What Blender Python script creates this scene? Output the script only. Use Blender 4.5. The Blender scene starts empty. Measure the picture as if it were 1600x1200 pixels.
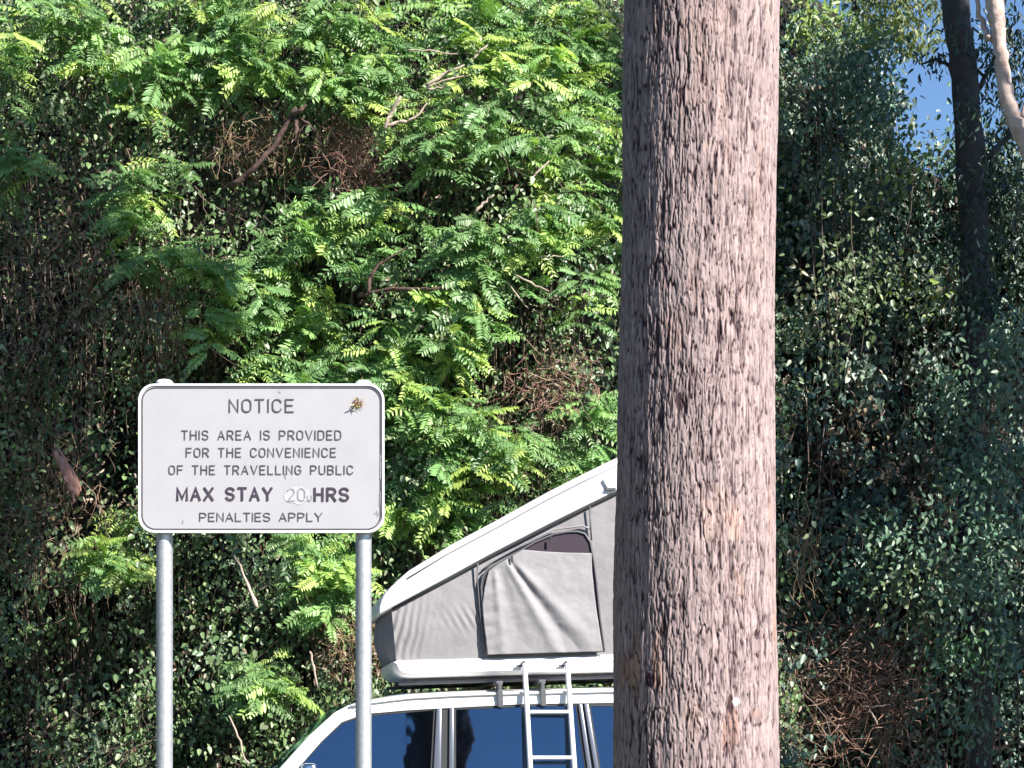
import bpy, bmesh, math, random
import numpy as np
from mathutils import Vector, Matrix, Euler

random.seed(7)
RNG = np.random.default_rng(11)
R = math.radians
scene = bpy.context.scene
col = scene.collection

# ------------------------------------------------------------------ camera
FPX = 3290.0            # focal length in photo pixels (photo 1600 wide)
U0, V0 = 800.0, 1160.0  # principal column, horizon row
CZ = 1.6
cam_d = bpy.data.cameras.new("camera")
cam = bpy.data.objects.new("camera", cam_d)
col.objects.link(cam)
cam.location = (0, 0, CZ)
cam.rotation_euler = (R(90), 0, 0)
cam_d.sensor_width = 36
cam_d.lens = FPX / 1600 * 36
cam_d.shift_y = (V0 - 600) / 1600
cam_d.clip_start = 0.1
cam_d.clip_end = 2000
scene.camera = cam

# ------------------------------------------------------------------ light
SUN_AZ = 49.0    # degrees to the right of straight behind the camera
SUN_EL = 38.0
S = Vector((math.sin(R(SUN_AZ)) * math.cos(R(SUN_EL)), -math.cos(R(SUN_AZ)) * math.cos(R(SUN_EL)), math.sin(R(SUN_EL))))
world = bpy.data.worlds.new("World")
scene.world = world
world.use_nodes = True
wn = world.node_tree
wn.nodes.clear()
sky = wn.nodes.new("ShaderNodeTexSky")
sky.sky_type = 'NISHITA'
sky.sun_disc = False
sky.sun_elevation = R(SUN_EL)
sky.sun_rotation = R(180 - SUN_AZ)
sky.altitude = 0
sky.air_density = 1.0
sky.dust_density = 0.1
sky.ozone_density = 6.0
bg = wn.nodes.new("ShaderNodeBackground")
bg.inputs["Strength"].default_value = 0.078
wo = wn.nodes.new("ShaderNodeOutputWorld")
wn.links.new(sky.outputs[0], bg.inputs[0])
wn.links.new(bg.outputs[0], wo.inputs[0])
sun_d = bpy.data.lights.new("sun", 'SUN')
sun_d.energy = 5.0
sun_d.angle = R(0.5)
sun_d.color = (1.0, 0.95, 0.87)
sun = bpy.data.objects.new("sun", sun_d)
sun.rotation_euler = S.to_track_quat('Z', 'Y').to_euler()
sun.location = (20, -15, 30)
col.objects.link(sun)

scene.view_settings.view_transform = 'Standard'
scene.view_settings.look = 'None'
scene.view_settings.gamma = 1
scene.view_settings.exposure = 1.2
scene.cycles.max_bounces = 6
scene.cycles.transparent_max_bounces = 12

# ------------------------------------------------------------------ helpers
def at(u, v, Y):
    return Vector(((u - U0) / FPX * Y, Y, CZ + (V0 - v) / FPX * Y))

def to_uv(p):
    return U0 + FPX * p[..., 0] / p[..., 1], V0 - FPX * (p[..., 2] - CZ) / p[..., 1]

def tag(o, label=None, cat=None, group=None, kind=None):
    if label: o["label"] = label
    if cat: o["category"] = cat
    if group: o["group"] = group
    if kind: o["kind"] = kind
    return o

def empty(name, loc=(0, 0, 0), rot=(0, 0, 0)):
    o = bpy.data.objects.new(name, None)
    o.empty_display_size = 0.2
    o.location = loc
    o.rotation_euler = rot
    col.objects.link(o)
    return o

def np_mesh(name, verts, quads, mat, parent=None, cols=None, smooth=False):
    verts = np.asarray(verts, dtype=np.float32)
    quads = np.asarray(quads, dtype=np.int32)
    k = quads.shape[1]
    me = bpy.data.meshes.new(name)
    me.vertices.add(len(verts))
    me.vertices.foreach_set("co", verts.ravel())
    me.loops.add(quads.size)
    me.loops.foreach_set("vertex_index", quads.ravel())
    me.polygons.add(len(quads))
    me.polygons.foreach_set("loop_start", np.arange(0, quads.size, k, dtype=np.int32))
    me.polygons.foreach_set("loop_total", np.full(len(quads), k, dtype=np.int32))
    if smooth:
        me.polygons.foreach_set("use_smooth", np.ones(len(quads), dtype=bool))
    me.update(calc_edges=True)
    me.validate()
    if cols is not None:
        cols = np.asarray(cols, dtype=np.float32)
        a = me.color_attributes.new("col", 'FLOAT_COLOR', 'POINT')
        c4 = np.ones((len(verts), 4), dtype=np.float32)
        c4[:, :3] = cols
        a.data.foreach_set("color", c4.ravel())
    me.materials.append(mat)
    o = bpy.data.objects.new(name, me)
    col.objects.link(o)
    if parent is not None: o.parent = parent
    return o

class MB:
    """collects polygons, then links them as one mesh object"""
    def __init__(self):
        self.v = []; self.f = []
    def add(self, vs, fs):
        n = len(self.v)
        self.v += [tuple(p) for p in vs]
        self.f += [tuple(i + n for i in f) for f in fs]
    def box(self, c, s, rot=None):
        hx, hy, hz = s[0] / 2, s[1] / 2, s[2] / 2
        vs = [Vector((x, y, z)) for x in (-hx, hx) for y in (-hy, hy) for z in (-hz, hz)]
        if rot is not None:
            vs = [rot @ p for p in vs]
        c = Vector(c)
        self.add([p + c for p in vs], [(0, 1, 3, 2), (4, 6, 7, 5), (0, 4, 5, 1), (2, 3, 7, 6), (0, 2, 6, 4), (1, 5, 7, 3)])
    def tube(self, pts, rad, n=8, cap=True, jitter=0):
        pts = [Vector(p) for p in pts]
        if not hasattr(rad, '__len__'): rad = [rad] * len(pts)
        base = len(self.v)
        t0 = (pts[1] - pts[0]).normalized()
        ref = Vector((0, 0, 1)) if abs(t0.z) < 0.9 else Vector((1, 0, 0))
        a = t0.cross(ref).normalized()
        rings = []
        for i, p in enumerate(pts):
            t = (pts[min(i + 1, len(pts) - 1)] - pts[max(i - 1, 0)]).normalized()
            a = (a - t * a.dot(t)).normalized()
            b = t.cross(a)
            ring = []
            for k in range(n):
                th = 2 * math.pi * k / n
                rr = rad[i] * (1 + (random.uniform(-jitter, jitter) if jitter else 0))
                ring.append(len(self.v))
                self.v.append(tuple(p + (a * math.cos(th) + b * math.sin(th)) * rr))
            rings.append(ring)
        for i in range(len(rings) - 1):
            for k in range(n):
                self.f.append((rings[i][k], rings[i][(k + 1) % n], rings[i + 1][(k + 1) % n], rings[i + 1][k]))
        if cap:
            self.f.append(tuple(reversed(rings[0])))
            self.f.append(tuple(rings[-1]))
    def prism(self, poly, y0, y1):
        """polygon [(x,z)] in the x-z plane, extruded from y0 to y1 (floats, or functions of (x,z))"""
        n = len(poly)
        g0 = y0 if callable(y0) else (lambda x, z: y0)
        g1 = y1 if callable(y1) else (lambda x, z: y1)
        vs = [(x, g0(x, z), z) for x, z in poly] + [(x, g1(x, z), z) for x, z in poly]
        fs = [tuple(range(n)), tuple(reversed(range(n, 2 * n)))]
        for i in range(n):
            j = (i + 1) % n
            fs.append((j, i, n + i, n + j))
        self.add(vs, fs)
    def build(self, name, mat, parent=None, smooth=False, bevel=0, seg=2, auto=None):
        me = bpy.data.meshes.new(name)
        me.from_pydata(self.v, [], self.f)
        bm = bmesh.new(); bm.from_mesh(me)
        bmesh.ops.recalc_face_normals(bm, faces=bm.faces)
        if bevel:
            ed = [e for e in bm.edges if len(e.link_faces) == 2 and e.calc_face_angle(0) > R(30)]
            bmesh.ops.bevel(bm, geom=ed, offset=bevel, segments=seg, profile=0.5, affect='EDGES', clamp_overlap=True)
        bm.to_mesh(me); bm.free()
        if smooth:
            for p in me.polygons: p.use_smooth = True
            if auto:
                me.set_sharp_from_angle(angle=R(auto))
        me.materials.append(mat)
        o = bpy.data.objects.new(name, me)
        col.objects.link(o)
        if parent is not None: o.parent = parent
        return o

# ------------------------------------------------------------------ materials
def new_mat(name):
    m = bpy.data.materials.new(name); m.use_nodes = True
    nt = m.node_tree
    return m, nt, nt.nodes["Principled BSDF"]

def simple(name, c, rough=0.5, metal=0.0, spec=0.5, noise=None, bump=None, coat=0):
    m, nt, p = new_mat(name)
    p.inputs["Base Color"].default_value = (*c, 1)
    p.inputs["Roughness"].default_value = rough
    p.inputs["Metallic"].default_value = metal
    p.inputs["Specular IOR Level"].default_value = spec
    if coat: p.inputs["Coat Weight"].default_value = coat
    tc = nt.nodes.new("ShaderNodeTexCoord")
    if noise:
        sc, c2, lo, hi = noise
        n = nt.nodes.new("ShaderNodeTexNoise"); n.inputs["Scale"].default_value = sc; n.inputs["Detail"].default_value = 6
        nt.links.new(tc.outputs["Object"], n.inputs["Vector"])
        r = nt.nodes.new("ShaderNodeMapRange"); r.inputs[1].default_value = lo; r.inputs[2].default_value = hi
        nt.links.new(n.outputs[0], r.inputs[0])
        mx = nt.nodes.new("ShaderNodeMix"); mx.data_type = 'RGBA'
        mx.inputs[6].default_value = (*c, 1); mx.inputs[7].default_value = (*c2, 1)
        nt.links.new(r.outputs[0], mx.inputs[0]); nt.links.new(mx.outputs[2], p.inputs["Base Color"])
    if bump:
        sc, st, d = bump
        n = nt.nodes.new("ShaderNodeTexNoise"); n.inputs["Scale"].default_value = sc; n.inputs["Detail"].default_value = 5
        nt.links.new(tc.outputs["Object"], n.inputs["Vector"])
        b = nt.nodes.new("ShaderNodeBump"); b.inputs["Strength"].default_value = st; b.inputs["Distance"].default_value = d
        nt.links.new(n.outputs[0], b.inputs["Height"]); nt.links.new(b.outputs[0], p.inputs["Normal"])
    return m

def leaf_mat(name, rough=0.42, trans=0.28, spec=0.5):
    m, nt, p = new_mat(name)
    at_ = nt.nodes.new("ShaderNodeAttribute"); at_.attribute_name = "col"
    nt.links.new(at_.outputs["Color"], p.inputs["Base Color"])
    p.inputs["Roughness"].default_value = rough
    p.inputs["Specular IOR Level"].default_value = spec
    tr = nt.nodes.new("ShaderNodeBsdfTranslucent")
    hs = nt.nodes.new("ShaderNodeMix"); hs.data_type = 'RGBA'; hs.blend_type = 'MULTIPLY'; hs.inputs[0].default_value = 1
    hs.inputs[7].default_value = (1.3, 1.5, 0.6, 1)
    nt.links.new(at_.outputs["Color"], hs.inputs[6])
    nt.links.new(hs.outputs[2], tr.inputs["Color"])
    mx = nt.nodes.new("ShaderNodeMixShader"); mx.inputs[0].default_value = trans
    nt.links.new(p.outputs[0], mx.inputs[1]); nt.links.new(tr.outputs[0], mx.inputs[2])
    nt.links.new(mx.outputs[0], nt.nodes["Material Output"].inputs["Surface"])
    return m

M = {}
M['leaf'] = leaf_mat("creeper leaf", 0.42, 0.14, 0.55)
M['frond'] = leaf_mat("feathery leaf", 0.42, 0.28, 0.55)
M['gumleaf'] = leaf_mat("gum leaf", 0.45, 0.25)
def col_mat(name, rough):
    m, nt, p = new_mat(name)
    a = nt.nodes.new("ShaderNodeAttribute"); a.attribute_name = "col"
    nt.links.new(a.outputs["Color"], p.inputs["Base Color"]); p.inputs["Roughness"].default_value = rough
    return m
M['twig'] = col_mat("dry twig", 0.8)
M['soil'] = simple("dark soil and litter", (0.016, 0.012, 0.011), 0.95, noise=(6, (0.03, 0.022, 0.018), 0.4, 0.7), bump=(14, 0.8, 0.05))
M['ground'] = simple("short grass and gravel", (0.075, 0.085, 0.04), 0.95, noise=(2.2, (0.12, 0.10, 0.075), 0.5, 0.65), bump=(60, 0.6, 0.01))
M['asphalt'] = simple("worn asphalt", (0.055, 0.053, 0.052), 0.9, noise=(90, (0.10, 0.10, 0.10), 0.5, 0.75), bump=(150, 0.4, 0.004))
M['paint'] = simple("white car paint", (0.80, 0.80, 0.80), 0.28, coat=0.4, noise=(3, (0.74, 0.73, 0.70), 0.5, 0.75))
M['shell'] = simple("white fibreglass shell", (0.82, 0.81, 0.80), 0.34, noise=(4, (0.74, 0.72, 0.70), 0.5, 0.8), bump=(40, 0.06, 0.004))
M['canvas'] = simple("light grey canvas", (0.265, 0.252, 0.26), 0.9, spec=0.15, noise=(5, (0.235, 0.225, 0.232), 0.35, 0.7), bump=(9, 0.35, 0.03))
M['flap'] = simple("pale grey window flap", (0.285, 0.275, 0.284), 0.85, spec=0.15, noise=(6, (0.255, 0.245, 0.255), 0.35, 0.7), bump=(14, 0.3, 0.02))
M['screen'] = simple("dark fly screen", (0.035, 0.022, 0.035), 0.8)
M['blacktrim'] = simple("black rubber trim", (0.02, 0.02, 0.022), 0.6)
M['tyre'] = simple("tyre rubber", (0.022, 0.022, 0.023), 0.85, bump=(30, 0.4, 0.01))
M['greyplastic'] = simple("dark grey plastic", (0.09, 0.09, 0.10), 0.5)
M['zinc'] = simple("galvanised steel", (0.56, 0.57, 0.60), 0.45, metal=0.6, noise=(60, (0.44, 0.45, 0.49), 0.42, 0.66), bump=(220, 0.35, 0.002))
M['alu'] = simple("bare aluminium", (0.80, 0.80, 0.82), 0.4, metal=0.15)
M['frame'] = simple('dull grey door frame', (.16, .17, .20), .3, metal=.5)
M['greyline'] = simple('pale grey lip shade', (.32, .31, .33), .5)  # grey that draws the shade line of the tent lid's lip
M['chrome'] = simple("bright metal", (0.75, 0.76, 0.78), 0.15, metal=1.0)
M['amber'] = simple("amber lens", (0.7, 0.25, 0.03), 0.2)
M['red'] = simple("red lens", (0.5, 0.02, 0.02), 0.2)
M['lens'] = simple("clear lamp lens", (0.75, 0.78, 0.8), 0.1, metal=0.5)
M['seat'] = simple("grey seat cloth", (0.06, 0.06, 0.07), 0.9)
M['signface'] = simple("off white sign sheeting", (0.40, 0.39, 0.41), 0.45, spec=0.35, noise=(7, (0.37, 0.36, 0.38), 0.42, 0.72), bump=(5, 0.05, 0.01))
M['signink'] = simple("faded black sign ink", (0.055, 0.05, 0.06), 0.6, noise=(40, (0.11, 0.10, 0.115), 0.4, 0.8))
M['signbold'] = simple("dark bold sign ink", (0.035, 0.025, 0.04), 0.6, noise=(60, (0.09, 0.06, 0.10), 0.45, 0.8))
M['ghostink'] = simple("rubbed grey ink", (0.19, 0.18, 0.20), 0.6, noise=(90, (0.32, 0.31, 0.33), 0.4, 0.65))
M['patch'] = simple("scraped pale sheeting", (0.46, 0.45, 0.47), 0.5, noise=(30, (0.41, 0.40, 0.42), 0.4, 0.7))
M['web'] = simple("dusty web", (0.42, 0.40, 0.41), 0.8)

# bark of the big gum: colour from the fissure depth stored per vertex plus noise
def bark_mat():
    m, nt, p = new_mat("fibrous grey bark")
    a = nt.nodes.new("ShaderNodeAttribute"); a.attribute_name = "col"
    tc = nt.nodes.new("ShaderNodeTexCoord")
    mp = nt.nodes.new("ShaderNodeMapping"); mp.inputs["Scale"].default_value = (70, 70, 14)
    nt.links.new(tc.outputs["Object"], mp.inputs[0])
    n = nt.nodes.new("ShaderNodeTexNoise"); n.inputs["Scale"].default_value = 1.0; n.inputs["Detail"].default_value = 8; n.inputs["Roughness"].default_value = 0.65
    nt.links.new(mp.outputs[0], n.inputs["Vector"])
    r = nt.nodes.new("ShaderNodeMapRange"); r.inputs[1].default_value = 0.3; r.inputs[2].default_value = 0.7; r.inputs[3].default_value = 0.62; r.inputs[4].default_value = 1.25
    nt.links.new(n.outputs[0], r.inputs[0])
    mx = nt.nodes.new("ShaderNodeMix"); mx.data_type = 'RGBA'; mx.blend_type = 'MULTIPLY'; mx.inputs[0].default_value = 1
    nt.links.new(a.outputs["Color"], mx.inputs[6]); nt.links.new(r.outputs[0], mx.inputs[7])
    nt.links.new(mx.outputs[2], p.inputs["Base Color"])
    b = nt.nodes.new("ShaderNodeBump"); b.inputs["Strength"].default_value = 0.7; b.inputs["Distance"].default_value = 0.006
    nt.links.new(n.outputs[0], b.inputs["Height"]); nt.links.new(b.outputs[0], p.inputs["Normal"])
    p.inputs["Roughness"].default_value = 0.9
    p.inputs["Specular IOR Level"].default_value = 0.2
    return m
M['bark'] = bark_mat()
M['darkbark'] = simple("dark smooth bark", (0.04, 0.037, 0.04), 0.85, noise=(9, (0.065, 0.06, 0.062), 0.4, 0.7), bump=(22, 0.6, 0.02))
M['palebark'] = simple("pale pinkish bark", (0.54, 0.43, 0.39), 0.75, noise=(9, (0.32, 0.21, 0.18), 0.46, 0.7), bump=(18, 0.5, 0.02))
M['brownwood'] = simple("brown dead wood", (0.06, 0.035, 0.03), 0.85, noise=(18, (0.13, 0.075, 0.06), 0.4, 0.7), bump=(40, 0.6, 0.01))
M['pinkwood'] = simple('pinkish bare wood', (0.50, 0.27, 0.22), 0.8, noise=(22, (0.33, 0.16, 0.13), 0.4, 0.65), bump=(50, 0.7, 0.01))
M['palewood'] = simple("pale weathered wood", (0.45, 0.36, 0.30), 0.8, noise=(18, (0.30, 0.22, 0.17), 0.45, 0.7), bump=(40, 0.5, 0.01))

def glass_mat():
    m, nt, p = new_mat("tinted car glass")
    nt.nodes.remove(p)
    tr = nt.nodes.new("ShaderNodeBsdfTransparent"); tr.inputs[0].default_value = (0.24, 0.30, 0.34, 1)
    gl = nt.nodes.new("ShaderNodeBsdfGlossy"); gl.inputs["Roughness"].default_value = 0.03; gl.inputs["Color"].default_value = (0.5, 0.72, 1.0, 1)
    fr = nt.nodes.new("ShaderNodeFresnel"); fr.inputs[0].default_value = 2.5
    tc = nt.nodes.new('ShaderNodeTexCoord'); nz = nt.nodes.new('ShaderNodeTexNoise'); nz.inputs['Scale'].default_value = 3.5; nz.inputs['Detail'].default_value = 2
    bp = nt.nodes.new('ShaderNodeBump'); bp.inputs['Strength'].default_value = .10; bp.inputs['Distance'].default_value = .02
    nt.links.new(tc.outputs['Object'], nz.inputs['Vector']); nt.links.new(nz.outputs[0], bp.inputs['Height']); nt.links.new(bp.outputs[0], gl.inputs['Normal'])
    mx = nt.nodes.new("ShaderNodeMixShader")
    nt.links.new(fr.outputs[0], mx.inputs[0]); nt.links.new(tr.outputs[0], mx.inputs[1]); nt.links.new(gl.outputs[0], mx.inputs[2])
    nt.links.new(mx.outputs[0], nt.nodes["Material Output"].inputs["Surface"])
    return m
M['glass'] = glass_mat()

# ------------------------------------------------------------------ value noise in numpy
def vnoise2(x, y, seed=0):
    def h(i, j):
        n = (i * 374761393 + j * 668265263 + seed * 1442695041) & 0xFFFFFFFF
        n = ((n ^ (n >> 13)) * 1274126177) & 0xFFFFFFFF
        return ((n ^ (n >> 16)) & 0xFFFF) / 65535.0
    xi = np.floor(x).astype(np.int64); yi = np.floor(y).astype(np.int64)
    fx = x - xi; fy = y - yi
    fx = fx * fx * (3 - 2 * fx); fy = fy * fy * (3 - 2 * fy)
    return (h(xi, yi) * (1 - fx) + h(xi + 1, yi) * fx) * (1 - fy) + (h(xi, yi + 1) * (1 - fx) + h(xi + 1, yi + 1) * fx) * fy

def fbm(x, y, seed=0, o=4):
    s = 0; a = 0.5
    for k in range(o):
        s = s + a * vnoise2(x * 2 ** k, y * 2 ** k, seed + k); a *= 0.5
    return s

# ------------------------------------------------------------------ ground, lay-by, bank
def grid(nx, ny, fn):
    X, Y = np.meshgrid(np.linspace(0, 1, nx), np.linspace(0, 1, ny))
    v = fn(X.ravel(), Y.ravel())
    i = np.arange(nx * ny).reshape(ny, nx)
    q = np.stack([i[:-1, :-1].ravel(), i[:-1, 1:].ravel(), i[1:, 1:].ravel(), i[1:, :-1].ravel()], 1)
    return v, q

gm = MB(); gm.add([(-900, -900, 0), (900, -900, 0), (900, 900, 0), (-900, 900, 0)], [(0, 1, 2, 3)])
tag(gm.build("ground", M['ground']), kind="structure")
gm = MB(); gm.add([(-60, 9.5, 0.004), (60, 9.5, 0.004), (60, 16.2, 0.004), (-60, 16.2, 0.004)], [(0, 1, 2, 3)])
tag(gm.build("road", M['asphalt']), kind="structure")

def wall_y(x, z):
    """distance of the leafy face from the camera"""
    y = 17.0 + 0.16 * (z - 1.5) + 1.5 / (1 + np.exp(-(x - 2.0) * 2.2))
    y = y + 1.5 * (fbm(x * 0.55 + 9, z * 0.6 + 3, 5, 3) - 0.45)
    return y

def bank_fn(a, b):
    x = -16 + 32 * a
    top = 9.0 - 1.7 / (1 + np.exp(-(x - 3.65) * 8))
    z = b * (top + 0.8 * fbm(x * 0.7, b * 0, 3, 3))
    y = wall_y(x, z) + 1.5 + 0.5 * fbm(x * 1.5, z * 1.5, 8)
    last = b > 0.97
    y = np.where(last, y + 14, y)
    return np.stack([x, y, z - 0.05], 1)
v, q = grid(160, 60, bank_fn)
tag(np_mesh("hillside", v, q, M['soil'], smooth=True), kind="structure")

# ------------------------------------------------------------------ leaves
def norm(a):
    return a / np.maximum(np.linalg.norm(a, axis=-1, keepdims=True), 1e-9)

LEAF_T = np.array([0, .28, .68, 1.0, .68, .28])
LEAF_W = np.array([0, .46, .36, 0, -.36, -.46])

def leaf_geo(pos, d, n, L, W, fold=0.22, curl=0.15):
    """pos,d(direction),n(normal): (N,3); L,W: (N,) -> verts, quads"""
    d = norm(d); s = norm(np.cross(d, n)); n = np.cross(s, d)
    N = len(pos)
    t = LEAF_T[None, :, None]; w = LEAF_W[None, :, None]
    v = pos[:, None, :] + d[:, None, :] * t * L[:, None, None] + s[:, None, :] * w * W[:, None, None] \
        + n[:, None, :] * (np.abs(w) * W[:, None, None] * fold - t * t * L[:, None, None] * curl)
    b = (np.arange(N) * 6)[:, None]
    q = np.concatenate([b + np.array([0, 1, 2, 3]), b + np.array([0, 3, 4, 5])], 0)
    return v.reshape(-1, 3), q

def rand_dirs(n, rng=RNG):
    return norm(rng.normal(size=(n, 3)))

class Foliage:
    def __init__(self): self.v = []; self.q = []; self.c = []; self.n = 0
    def leaves(self, pos, d, n, L, W, c, **k):
        if not len(pos): return
        v, q = leaf_geo(pos, d, n, L, W, **k)
        self.v.append(v); self.q.append(q + self.n); self.c.append(np.repeat(c, 6, 0)); self.n += len(v)
    def strips(self, P, w, c):
        """P (N,K,3) polylines as thin crossed-free ribbons turned to three-sided tubes"""
        N, K, _ = P.shape
        T = norm(np.gradient(P, axis=1))
        ref = np.where(np.abs(T[..., 2:3]) < 0.8, np.array([0, 0, 1.0]), np.array([1.0, 0, 0]))
        A = norm(np.cross(T, ref)); B = np.cross(T, A)
        taper = np.linspace(1, 0.45, K)[None, :, None]
        rings = [P + (A * math.cos(th) + B * math.sin(th)) * w[:, None, None] * taper for th in (0.5, 2.6, 4.7)]
        V = np.stack(rings, 2)   # N,K,3,3
        idx = (np.arange(N)[:, None, None] * K + np.arange(K)[None, :, None]) * 3 + np.arange(3)[None, None, :]
        qs = []
        for k in range(3):
            k2 = (k + 1) % 3
            qs.append(np.stack([idx[:, :-1, k], idx[:, :-1, k2], idx[:, 1:, k2], idx[:, 1:, k]], -1).reshape(-1, 4))
        self.v.append(V.reshape(-1, 3)); self.q.append(np.concatenate(qs) + self.n)
        self.c.append(np.repeat(c, K * 3, 0)); self.n += N * K * 3
    def build(self, name, mat, parent=None):
        return np_mesh(name, np.concatenate(self.v), np.concatenate(self.q), mat, parent, np.concatenate(self.c))

OUT = np.array([0.42, -0.66, 0.60])   # the way most leaves of the face look

DEAD = [(80, 420, 150, .85), (285, 480, 95, .7), (60, 780, 150, .7), (110, 700, 80, .8), (870, 610, 95, .55), (400, 215, 60, .8),
        (560, 240, 80, .8), (1330, 1080, 150, .85), (1310, 720, 110, .6), (690, 500, 90, .5), (835, 450, 60, .6), (540, 1010, 60, .5), (60, 1130, 110, .6)]
def dead_p(u, v):
    p = np.full(u.shape, 0.07)
    for (a, b, r, s) in DEAD:
        p = np.maximum(p, s * np.exp(-((u - a) ** 2 + (v - b) ** 2) / (r * r) * 0.9))
    return p

GREENS = np.array([[.095, .16, .065], [.12, .195, .075], [.145, .23, .085], [.19, .26, .12], [.080, .135, .070], [.24, .29, .17]])
DRY = np.array([[.20, .14, .095], [.13, .075, .055], [.27, .21, .15], [.10, .055, .045], [.17, .15, .08]])

HOLLOWS = [(1250, 760, 50, 100), (1435, 650, 55, 55), (1330, 745, 40, 30), (1510, 1000, 60, 25), (1265, 100, 45, 45), (1520, 460, 60, 50), (1270, 560, 50, 40), (1440, 770, 40, 30), (90, 90, 70, 35), (200, 980, 60, 70), (320, 905, 45, 50), (320, 310, 70, 35), (690, 45, 45, 25), (665, 290, 45, 25), (540, 420, 55, 25), (130, 160, 60, 30), (1530, 720, 40, 40)]
def creeper(fol, ncl, urange, vrange, per=34, size=0.055, depth=0.75, mask=None, yfun=wall_y, rad=0.13, void=.47, greens=None):
    u = RNG.uniform(*urange, ncl); v = RNG.uniform(*vrange, ncl)
    if mask is not None:
        k = mask(u, v); u = u[k]; v = v[k]; ncl = len(u)
    Y = np.full(ncl, 17.5)
    for _ in range(3):
        x = (u - U0) / FPX * Y; z = CZ + (V0 - v) / FPX * Y; Y = yfun(x, z)
    dn = fbm(u / 75.0, v / 60.0, 61, 3) / .875
    Y = Y - 0.3 + RNG.beta(1.5, 1.5, ncl) * (depth + 0.3)
    hollow = dn < void
    for (a_, b_, ra_, rb_) in HOLLOWS: hollow |= ((u - a_) / ra_) ** 2 + ((v - b_) / rb_) ** 2 < RNG.uniform(.6, 1.2, ncl)
    Y = np.where(hollow, Y + RNG.uniform(.7, 1.3, ncl), Y - .35 * np.clip(dn - .5, 0, .4))
    C = np.stack([(u - U0) / FPX * Y, Y, CZ + (V0 - v) / FPX * Y], 1)
    C = C[C[:, 2] > 0.1]
    u, v = to_uv(C)
    ncl = len(C)
    dp = dead_p(u, v)
    cd = RNG.random(ncl) < dp
    tint = RNG.integers(0, len(GREENS), ncl)
    m = RNG.poisson(per, ncl)
    idx = np.repeat(np.arange(ncl), m); n = len(idx)
    strand = RNG.random(ncl) < .45
    sx_ = np.where(strand, .45, 1.0)[idx][:, None]; szf = np.where(strand, 2.0, .8)[idx][:, None]
    off = RNG.normal(size=(n, 3)) * np.concatenate([sx_, sx_ * .75, szf], 1) * rad
    lean = RNG.normal(size=ncl) * .45
    off[:, 0] += off[:, 2] * lean[idx]
    face = rand_dirs(ncl)
    pos = C[idx] + off
    nrm = norm(OUT + 0.45 * face[idx] + 0.5 * rand_dirs(n))
    d = norm(np.array([0, -0.25, -0.75]) + 0.8 * rand_dirs(n))
    csz = RNG.uniform(0.7, 1.25, ncl)
    L = size * csz[idx] * RNG.uniform(0.6, 1.35, n)
    W = L * RNG.uniform(0.5, 0.8, n)
    g = (GREENS if greens is None else np.array(greens))[tint[idx]] * RNG.uniform(0.75, 1.4, (n, 1))
    dr = DRY[RNG.integers(0, len(DRY), n)] * RNG.uniform(0.6, 1.3, (n, 1))
    isd = np.where(cd[idx], RNG.random(n) < 0.75, RNG.random(n) < 0.05)
    c = np.where(isd[:, None], dr, g)
    L = np.where(isd, L * 0.9, L); W = np.where(isd, W * 0.6, W)
    fol.leaves(pos, d, nrm, L, W, c, fold=0.3, curl=0.2)
    # twining stems
    ns = ncl
    P0 = C + RNG.normal(size=(ns, 3)) * 0.12
    dirs = norm(np.stack([RNG.normal(size=ns) * 0.6, RNG.normal(size=ns) * 0.25, -np.abs(RNG.normal(size=ns)) - 0.2], 1))
    ln = RNG.uniform(0.2, 0.7, ns)
    tt = np.linspace(0, 1, 6)
    P = P0[:, None] + dirs[:, None] * ln[:, None, None] * tt[None, :, None] + np.cumsum(RNG.normal(size=(ns, 6, 3)) * 0.02, 1)
    sc_ = np.array([.14, .10, .08]) * RNG.uniform(0.5, 2.0, (ns, 1))
    fol.strips(P, RNG.uniform(0.002, 0.005, ns), sc_)

# creeper-covered face left of and behind the gum, and the small-leaved thicket right of it
f = Foliage()
creeper(f, 4200, (-420, 1230), (-140, 1330), per=36, size=0.052)
tag(f.build("creeper", M['leaf']), "mass of small leaved creeper and dry vine covering the bank behind the sign", "creeper", kind="stuff")

def right_mask(u, v):
    # leave the sky gap open
    gap = (u > 1385 + 0.12 * (v - 60)) & (v < 250 - 0.10 * (u - 1400)) & (u < 1660)
    gap |= (u > 1330) & (v < 55)
    return ~gap
COOL = [[.05, .105, .08], [.07, .14, .10], [.10, .175, .115], [.15, .215, .165], [.04, .08, .068], [.23, .275, .22]]
f = Foliage()
creeper(f, 1900, (1130, 2050), (20, 1330), per=36, size=0.066, mask=right_mask, depth=0.9, void=.60, greens=COOL, rad=.115)
creeper(f, 380, (1220, 1750), (120, 430), per=34, size=0.07, mask=right_mask, depth=.3, void=0, greens=COOL, yfun=lambda x, z: wall_y(x, z) + 1.25)
creeper(f, 260, (-420, 1000), (-160, 60), per=36, size=0.06, depth=.3, void=0, yfun=lambda x, z: wall_y(x, z) + 1.0)
tag(f.build("undergrowth", M['leaf']), "shaded mass of small leaved creeper behind the right side of the big trunk", "undergrowth", kind="stuff")

# ------------------------------------------------------------------ feathery (pinnate) shrubs
YOUNG = np.array([[.26, .43, .14], [.22, .38, .14], [.31, .46, .12], [.18, .33, .12], [.38, .50, .13]])

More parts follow.
